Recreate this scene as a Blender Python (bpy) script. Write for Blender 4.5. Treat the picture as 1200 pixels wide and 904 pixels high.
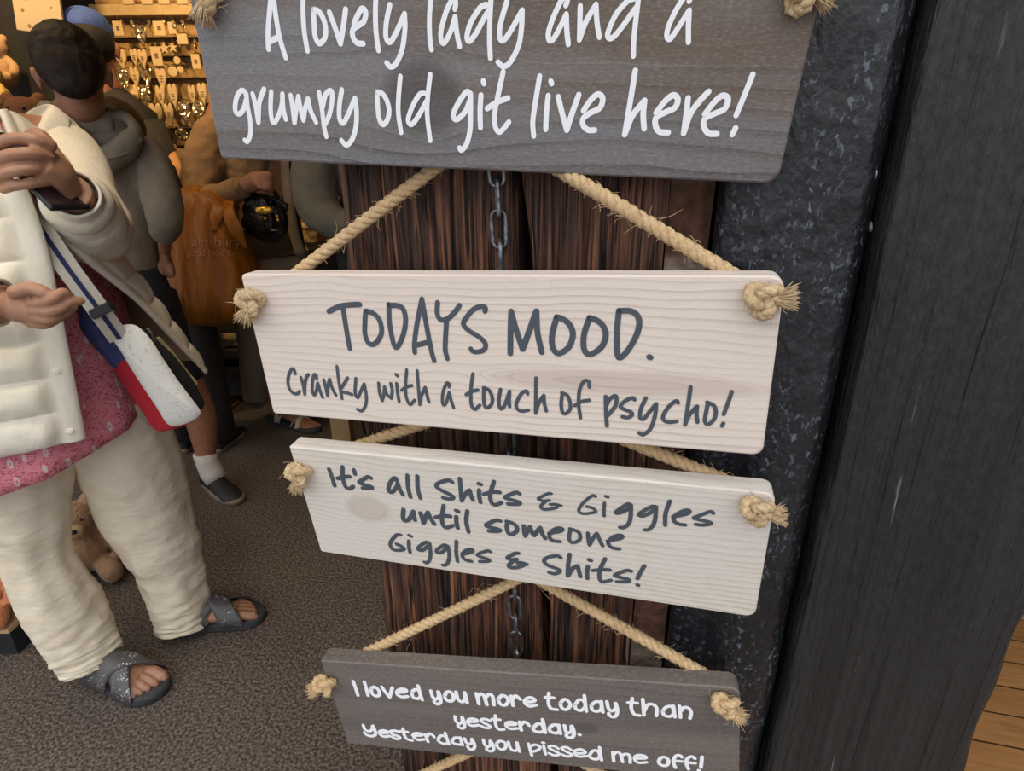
import bpy, bmesh, math, random
from mathutils import Vector, Matrix, noise

for o in list(bpy.data.objects):
    bpy.data.objects.remove(o)
SC = bpy.context.scene
COL = SC.collection
random.seed(7)
V = Vector

# ------------------------------------------------------------------ camera
CAM_H = 1.15
FPX = 660.0
_dn = V((16, 1738, 660)).normalized()          # world down seen by the camera (right, down, forward)
_up = -_dn
_fw = (V((0, 0, 1)) - _up * _up.z).normalized()
_rt = _fw.cross(_up)
if _rt.x < 0:
    _rt = -_rt


def P(px, py, F):
    """point of the place seen at pixel (px, py) at forward distance F (metres) from the camera"""
    d = V(((px - 600) / FPX, (py - 452) / FPX, 1.0))
    w = V((_rt.dot(d), _fw.dot(d), _up.dot(d)))
    t = F / w.y
    return V((w.x * t, F, CAM_H + w.z * t))


def PD(px, py, n, dist):
    """point where the ray of a pixel meets the plane n.x = dist"""
    d = V(((px - 600) / FPX, (py - 452) / FPX, 1.0))
    w = V((_rt.dot(d), _fw.dot(d), _up.dot(d)))
    o = V((0, 0, CAM_H))
    t = (dist - n.dot(o)) / n.dot(w)
    return o + w * t


def pxsize(p):
    """metres that one photo pixel spans at point p"""
    q = p - V((0, 0, CAM_H))
    fc = V((_rt.z, _fw.z, _up.z))
    return q.dot(fc) / FPX


cam = bpy.data.cameras.new('camera')
cam.sensor_width = 36.0
cam.lens = FPX / 1200 * 36.0
cam.clip_start = 0.01
camo = bpy.data.objects.new('camera', cam)
COL.objects.link(camo)
_c = [V((r.x, -r.y, -r.z)) for r in (_rt, _fw, _up)]
camo.matrix_world = Matrix(((_c[0].x, _c[0].y, _c[0].z, 0), (_c[1].x, _c[1].y, _c[1].z, 0),
                            (_c[2].x, _c[2].y, _c[2].z, CAM_H), (0, 0, 0, 1)))
SC.camera = camo

# ------------------------------------------------------------------ sky, lamps, exposure
SC.view_settings.view_transform = 'Standard'
SC.view_settings.look = 'None'
SC.view_settings.gamma = 1.0
SC.view_settings.exposure = 0.0
SC.view_settings.use_curve_mapping = False
SKY = 1.78
LAMP = 1.0
w = bpy.data.worlds.new('overcast_sky')
SC.world = w
w.use_nodes = True
nt = w.node_tree
bg = nt.nodes['Background']
tc = nt.nodes.new('ShaderNodeTexCoord')
sx = nt.nodes.new('ShaderNodeSeparateXYZ')
cr = nt.nodes.new('ShaderNodeValToRGB')
nt.links.new(tc.outputs['Generated'], sx.inputs[0])
nt.links.new(sx.outputs['Z'], cr.inputs[0])
cr.color_ramp.elements[0].position = 0.0
cr.color_ramp.elements[0].color = (.40, .42, .46, 1)
cr.color_ramp.elements[1].position = .75
cr.color_ramp.elements[1].color = (1.14, 1.14, 1.15, 1)
nt.links.new(cr.outputs[0], bg.inputs[0])
bg.inputs[1].default_value = SKY


def lamp(name, kind, loc, energy, color, size=.3, target=None, spot=60):
    l = bpy.data.lights.new(name, kind)
    l.energy = energy * LAMP
    l.color = color
    if kind == 'AREA':
        l.size = size
    elif kind == 'SPOT':
        l.spot_size = math.radians(spot)
        l.spot_blend = .6
        l.shadow_soft_size = size
    else:
        l.shadow_soft_size = size
    o = bpy.data.objects.new(name, l)
    COL.objects.link(o)
    o.location = loc
    if target is not None:
        o.rotation_euler = (V(target) - V(loc)).to_track_quat('-Z', 'Y').to_euler()
    return o


WARM = (1.0, .70, .38)
lamp('ceiling_lamp', 'AREA', (-1.3, 1.45, 2.55), 7, WARM, .5, (-1.3, 1.55, 0))
lamp('ceiling_lamp', 'AREA', (-2.3, 1.8, 2.55), 7, WARM, .5, (-2.4, 1.9, 0))
lamp('entrance_lamp', 'SPOT', (-.45, .55, 2.5), 62, (1.0, .84, .62), .16, (-1.0, .98, .75), 52)
lamp('display_spot', 'SPOT', (-1.75, 1.9, 2.36), 58, (1.0, .62, .24), .04, (-1.75, 2.95, 1.35), 75)
lamp('display_spot', 'SPOT', (-1.1, 2.1, 2.36), 30, (1.0, .62, .24), .04, (-1.2, 2.95, 1.2), 75)


# ------------------------------------------------------------------ materials
def mat(name, base, rough=.6, c2=None, scale=(20, 20, 20), detail=4, lo=.35, hi=.65, bump=0.0, bscale=None,
        metallic=0.0, spec=.5, coord='Object', extra=None, sheen=0.0, dist=0.0, bdist=.002, sss=0.0):
    m = bpy.data.materials.new(name)
    m.use_nodes = True
    t = m.node_tree
    b = t.nodes['Principled BSDF']
    b.inputs['Base Color'].default_value = (*base, 1)
    b.inputs['Roughness'].default_value = rough
    b.inputs['Metallic'].default_value = metallic
    b.inputs['Specular IOR Level'].default_value = spec
    if sheen:
        b.inputs['Sheen Weight'].default_value = sheen
    if sss:
        b.inputs['Subsurface Weight'].default_value = sss
        b.inputs['Subsurface Scale'].default_value = .01
    c = t.nodes.new('ShaderNodeTexCoord')

    def nz(sc, det, ds=0):
        mp = t.nodes.new('ShaderNodeMapping')
        mp.inputs['Scale'].default_value = sc
        t.links.new(c.outputs[coord], mp.inputs[0])
        n = t.nodes.new('ShaderNodeTexNoise')
        n.inputs['Scale'].default_value = 1
        n.inputs['Detail'].default_value = det
        n.inputs['Distortion'].default_value = ds
        t.links.new(mp.outputs[0], n.inputs[0])
        return n
    if c2 is not None:
        n = nz(scale, detail, dist)
        r = t.nodes.new('ShaderNodeValToRGB')
        r.color_ramp.elements[0].position = lo
        r.color_ramp.elements[1].position = hi
        r.color_ramp.elements[0].color = (*base, 1)
        r.color_ramp.elements[1].color = (*c2, 1)
        t.links.new(n.outputs['Fac'], r.inputs[0])
        t.links.new(r.outputs[0], b.inputs['Base Color'])
    if bump:
        n2 = nz(bscale or scale, 5)
        bp = t.nodes.new('ShaderNodeBump')
        bp.inputs['Strength'].default_value = bump
        bp.inputs['Distance'].default_value = bdist
        t.links.new(n2.outputs['Fac'], bp.inputs['Height'])
        t.links.new(bp.outputs[0], b.inputs['Normal'])
    if extra:
        extra(t, b, c, nz)
    return m


def math_node(t, op, a, b=None, c=None):
    n = t.nodes.new('ShaderNodeMath')
    n.operation = op
    for i, x in enumerate((a, b, c)):
        if x is None:
            continue
        if isinstance(x, (int, float)):
            n.inputs[i].default_value = x
        else:
            t.links.new(x, n.inputs[i])
    return n.outputs[0]


def mixc(t, fac, a, b, mode='MIX'):
    n = t.nodes.new('ShaderNodeMix')
    n.data_type = 'RGBA'
    n.blend_type = mode
    for i, x in ((0, fac), (6, a), (7, b)):
        if isinstance(x, (int, float)):
            n.inputs[i].default_value = x
        elif isinstance(x, tuple):
            n.inputs[i].default_value = (*x, 1)
        else:
            t.links.new(x, n.inputs[i])
    return n.outputs[2]


def ramp(t, fac, stops):
    r = t.nodes.new('ShaderNodeValToRGB')
    e = r.color_ramp.elements
    while len(e) < len(stops):
        e.new(.5)
    for k, (p, c) in enumerate(stops):
        e[k].position = p
        e[k].color = (*c, 1) if isinstance(c, tuple) else (c, c, c, 1)
    t.links.new(fac, r.inputs[0])
    return r.outputs[0]


def plank(name, light, dark, freq, knots=(), seed=0.0, line=.5, rough=.62, blotch=None, fine=.25, spec=.3, wob=.004, bl_scale=(5, 5, 16), grit=0.0, tint=None, kdark=.42):
    """sawn softwood: growth lines along x over z, bending round knots"""
    m = bpy.data.materials.new(name)
    m.use_nodes = True
    t = m.node_tree
    b = t.nodes['Principled BSDF']
    b.inputs['Roughness'].default_value = rough
    b.inputs['Specular IOR Level'].default_value = spec
    c = t.nodes.new('ShaderNodeTexCoord')
    sp = t.nodes.new('ShaderNodeSeparateXYZ')
    t.links.new(c.outputs['Object'], sp.inputs[0])
    x, y, z = sp.outputs

    def nz(sc, det=3, off=0.0):
        mp = t.nodes.new('ShaderNodeMapping')
        mp.inputs['Scale'].default_value = sc
        mp.inputs['Location'].default_value = (seed * 3.1 + off, seed * 1.7, seed * 2.3 + off)
        t.links.new(c.outputs['Object'], mp.inputs[0])
        n = t.nodes.new('ShaderNodeTexNoise')
        n.inputs['Scale'].default_value = 1
        n.inputs['Detail'].default_value = det
        t.links.new(mp.outputs[0], n.inputs[0])
        return n.outputs['Fac']
    warp = math_node(t, 'MULTIPLY', math_node(t, 'SUBTRACT', nz((7, 7, 22), 2), .5), wob * 5)
    zz = math_node(t, 'ADD', math_node(t, 'ADD', z, warp), math_node(t, 'MULTIPLY', y, .5))
    field = math_node(t, 'MULTIPLY', zz, freq)
    kmask = None
    for (kx, kz, ka, kb, kf) in knots:
        dx = math_node(t, 'DIVIDE', math_node(t, 'SUBTRACT', x, kx), ka)
        dz = math_node(t, 'DIVIDE', math_node(t, 'SUBTRACT', z, kz), kb)
        d = math_node(t, 'SQRT', math_node(t, 'ADD', math_node(t, 'MULTIPLY', dx, dx), math_node(t, 'MULTIPLY', dz, dz)))
        mr = t.nodes.new('ShaderNodeMapRange')
        mr.interpolation_type = 'SMOOTHSTEP'
        t.links.new(d, mr.inputs[0])
        mr.inputs[1].default_value = .7
        mr.inputs[2].default_value = 1.25
        mr.inputs[3].default_value = 1
        mr.inputs[4].default_value = 0
        # lines part round the knot
        gz = math_node(t, 'EXPONENT', math_node(t, 'MULTIPLY', math_node(t, 'MULTIPLY', d, d), -.45))
        push = math_node(t, 'MULTIPLY', math_node(t, 'MULTIPLY', gz, dz), -kb * .62 * freq)
        field = math_node(t, 'ADD', field, push)
        rings = math_node(t, 'MULTIPLY', d, kf)
        mx = t.nodes.new('ShaderNodeMix')
        t.links.new(mr.outputs[0], mx.inputs[0])
        t.links.new(field, mx.inputs[2])
        t.links.new(rings, mx.inputs[3])
        field = mx.outputs[0]
        kmask = mr.outputs[0] if kmask is None else math_node(t, 'MAXIMUM', kmask, mr.outputs[0])
    saw = math_node(t, 'FRACT', math_node(t, 'ADD', field, 50.3))
    lines = ramp(t, saw, [(0, 0.0), (.55, .10), (.84, .75), (.92, 1.0), (.99, 0.0)])
    vary = math_node(t, 'MULTIPLY_ADD', nz((3, 3, 40), 2, 5), 1.3, -.15)
    fac = math_node(t, 'MULTIPLY', math_node(t, 'MULTIPLY', lines, vary), line)
    f2 = math_node(t, 'MULTIPLY', math_node(t, 'SUBTRACT', nz((28, 28, 900), 3), .5), fine)
    fac = math_node(t, 'ADD', fac, f2)
    col = mixc(t, fac, light, dark)
    if blotch:
        col = mixc(t, math_node(t, 'MULTIPLY', ramp(t, nz(bl_scale, 4, 9), [(.38, 0.0), (.62, 1.0)]), blotch[1]), col, blotch[0])
    if tint:
        col = mixc(t, math_node(t, 'MULTIPLY', ramp(t, nz((2.2, 2.2, 26), 3, 17), [(.42, 0.0), (.60, 1.0)]), tint[1]), col, tint[0])
    if grit:
        g_ = math_node(t, 'SUBTRACT', nz((330, 330, 900), 3, 3), .5)
        col = mixc(t, math_node(t, 'MULTIPLY', math_node(t, 'MAXIMUM', g_, 0), grit), col, (.62, .60, .60))
        col = mixc(t, math_node(t, 'MULTIPLY', math_node(t, 'MAXIMUM', math_node(t, 'MULTIPLY', g_, -1), 0), grit * 1.5), col, (.02, .018, .018))
    if kmask is not None:
        col = mixc(t, math_node(t, 'MULTIPLY', kmask, kdark), col, dark)
    t.links.new(col, b.inputs['Base Color'])
    bp = t.nodes.new('ShaderNodeBump')
    bp.inputs['Strength'].default_value = .22
    bp.inputs['Distance'].default_value = .0006
    t.links.new(math_node(t, 'ADD', fac, nz((160, 160, 700), 3)), bp.inputs['Height'])
    t.links.new(bp.outputs[0], b.inputs['Normal'])
    return m


# ------------------------------------------------------------------ objects
def tag(o, label=None, cat=None, group=None, kind=None):
    for k, v in (('label', label), ('category', cat), ('group', group), ('kind', kind)):
        if v:
            o[k] = v
    return o


def thing(name, label, cat, loc=(0, 0, 0), group=None, mw=None):
    o = bpy.data.objects.new(name, None)
    o.empty_display_size = .05
    COL.objects.link(o)
    o.matrix_world = mw if mw is not None else Matrix.Translation(V(loc))
    o['_inv'] = 0
    return tag(o, label, cat, group)


def mesh(name, vs, fs, m=None, parent=None, smooth=True, local=False):
    me = bpy.data.meshes.new(name)
    me.from_pydata([tuple(v) for v in vs], [], fs)
    me.update()
    if smooth:
        me.polygons.foreach_set('use_smooth', [True] * len(me.polygons))
    o = bpy.data.objects.new(name, me)
    COL.objects.link(o)
    if m:
        me.materials.append(m)
    if parent is not None:
        o.parent = parent
        if not local:
            if parent.parent is None:
                o.matrix_parent_inverse = parent.matrix_basis.inverted()
    return o


class MB:
    """collects vertices and faces for ONE mesh"""
    def __init__(s):
        s.v = []
        s.f = []

    def add(s, vs, fs):
        n = len(s.v)
        s.v += [V(x) for x in vs]
        s.f += [tuple(i + n for i in f) for f in fs]

    def box(s, lo, hi, M=None):
        x0, y0, z0 = lo
        x1, y1, z1 = hi
        vs = [V(p) for p in ((x0, y0, z0), (x1, y0, z0), (x1, y1, z0), (x0, y1, z0), (x0, y0, z1), (x1, y0, z1), (x1, y1, z1), (x0, y1, z1))]
        if M is not None:
            vs = [M @ q for q in vs]
        s.add(vs, [(3, 2, 1, 0), (4, 5, 6, 7), (0, 1, 5, 4), (1, 2, 6, 5), (2, 3, 7, 6), (3, 0, 4, 7)])

    def rings(s, rs, cap=True, closed=True):
        n = len(rs[0])
        base = len(s.v)
        for r in rs:
            s.v += [V(q) for q in r]
        m = n if closed else n - 1
        for i in range(len(rs) - 1):
            for j in range(m):
                a = base + i * n + j
                b_ = base + i * n + (j + 1) % n
                s.f.append((a, b_, b_ + n, a + n))
        if cap and closed:
            s.f.append(tuple(base + j for j in reversed(range(n))))
            s.f.append(tuple(base + (len(rs) - 1) * n + j for j in range(n)))

    def tube(s, path, rad, n=10, flat=None, up=None, cap=True, round_end=False):
        """tapered tube; rad: number or list; flat: ratio of second axis (number or list); up: direction of the first axis"""
        path = [V(p) for p in path]
        k = len(path)
        rad = [rad] * k if isinstance(rad, (int, float)) else list(rad)
        flat = [1.0] * k if flat is None else ([flat] * k if isinstance(flat, (int, float)) else list(flat))
        tan = []
        for i in range(k):
            d = path[min(i + 1, k - 1)] - path[max(i - 1, 0)]
            tan.append(d.normalized() if d.length > 1e-9 else V((0, 0, 1)))
        u = V(up) if up is not None else (V((0, 0, 1)) if abs(tan[0].z) < .9 else V((1, 0, 0)))
        rs = []
        for i in range(k):
            u = (u - tan[i] * u.dot(tan[i]))
            u = u.normalized() if u.length > 1e-6 else tan[i].orthogonal().normalized()
            w_ = tan[i].cross(u)
            rs.append([path[i] + u * (rad[i] * math.cos(2 * math.pi * j / n)) + w_ * (rad[i] * flat[i] * math.sin(2 * math.pi * j / n)) for j in range(n)])
        if round_end:
            for end in (0, 1):
                i = 0 if end == 0 else -1
                c = path[i]
                dirn = -tan[0] if end == 0 else tan[-1]
                r = rad[i]
                ring = rs[i]
                extra = []
                for a in (.5, .85):
                    extra.append([c + (q - c) * math.sqrt(max(0, 1 - a * a)) + dirn * (r * a) for q in ring])
                rs = (extra[::-1] + rs) if end == 0 else (rs + extra)
        s.rings(rs, cap)

    def ball(s, c, r, M=None, nu=16, nv=10):
        c = V(c)
        r = (r, r, r) if isinstance(r, (int, float)) else r
        vs = []
        for i in range(1, nv):
            th = math.pi * i / nv
            for j in range(nu):
                ph = 2 * math.pi * j / nu
                q = V((r[0] * math.sin(th) * math.cos(ph), r[1] * math.sin(th) * math.sin(ph), r[2] * math.cos(th)))
                if M is not None:
                    q = M @ q
                vs.append(c + q)
        t = V((0, 0, r[2]))
        if M is not None:
            t = M @ t
        vs += [c + t, c - t]
        fs = []
        for i in range(nv - 2):
            for j in range(nu):
                a = i * nu + j
                b_ = i * nu + (j + 1) % nu
                fs.append((a, a + nu, b_ + nu, b_))
        T_, B_ = len(vs) - 2, len(vs) - 1
        for j in range(nu):
            fs.append((T_, j, (j + 1) % nu))
            a = (nv - 2) * nu
            fs.append((B_, a + (j + 1) % nu, a + j))
        s.add(vs, fs)

    def build(s, name, m=None, parent=None, smooth=True, remesh=None, smooth_it=6, local=False, bevel=None, solid=None, subd=0):
        o = mesh(name, s.v, s.f, m, parent, smooth, local)
        if solid:
            md = o.modifiers.new('thickness', 'SOLIDIFY')
            md.thickness = solid
            md.offset = 0
        if remesh:
            md = o.modifiers.new('skin', 'REMESH')
            md.mode = 'VOXEL'
            md.voxel_size = remesh
            md.use_smooth_shade = True
            if smooth_it:
                md = o.modifiers.new('smooth', 'SMOOTH')
                md.factor = .5
                md.iterations = smooth_it
        if bevel:
            md = o.modifiers.new('bevel', 'BEVEL')
            md.width = bevel
            md.segments = 2
            md.limit_method = 'ANGLE'
            md.angle_limit = math.radians(35)
            md.harden_normals = False
        if subd:
            md = o.modifiers.new('subd', 'SUBSURF')
            md.levels = md.render_levels = subd
        return o


def catmull(pts, n=6, closed=False):
    pts = [V(p) for p in pts]
    k = len(pts)
    if k < 3:
        return [pts[0].lerp(pts[-1], i / n) for i in range(n + 1)]
    out = []
    segs = k if closed else k - 1
    for i in range(segs):
        if closed:
            p0, p1, p2, p3 = (pts[(i + j - 1) % k] for j in range(4))
        else:
            p1, p2 = pts[i], pts[i + 1]
            p0 = pts[i - 1] if i > 0 else p1 * 2 - p2
            p3 = pts[i + 2] if i + 2 < k else p2 * 2 - p1
        for j in range(n):
            t = j / n
            out.append(.5 * ((2 * p1) + (p2 - p0) * t + (2 * p0 - 5 * p1 + 4 * p2 - p3) * t * t + (3 * p1 - p0 - 3 * p2 + p3) * t ** 3))
    if not closed:
        out.append(pts[-1])
    return out


def lin(vals, n):
    """resample a list of numbers like catmull() does"""
    out = []
    for i in range(len(vals) - 1):
        for j in range(n):
            t = j / n
            t = t * t * (3 - 2 * t)
            out.append(vals[i] + (vals[i + 1] - vals[i]) * t)
    out.append(vals[-1])
    return out


def resample(pts, step):
    pts = [V(p) for p in pts]
    L = [0]
    for a, b_ in zip(pts, pts[1:]):
        L.append(L[-1] + (b_ - a).length)
    n = max(2, int(L[-1] / step))
    out = []
    j = 0
    for i in range(n + 1):
        s = L[-1] * i / n
        while j < len(L) - 2 and L[j + 1] < s:
            j += 1
        d = L[j + 1] - L[j]
        out.append(pts[j].lerp(pts[j + 1], (s - L[j]) / d if d > 0 else 0))
    return out


# facade frame: u along the shop front, v into the shop
TH = math.radians(14)
FN = V((math.sin(TH), math.cos(TH), 0))
FU = V((math.cos(TH), -math.sin(TH), 0))
FU0 = -.0968
FD = .388                                       # distance of the post's front plane from the camera


def fac(u, v, z):
    return FU * (u + FU0) + FN * (FD + v) + V((0, 0, z))


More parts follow.
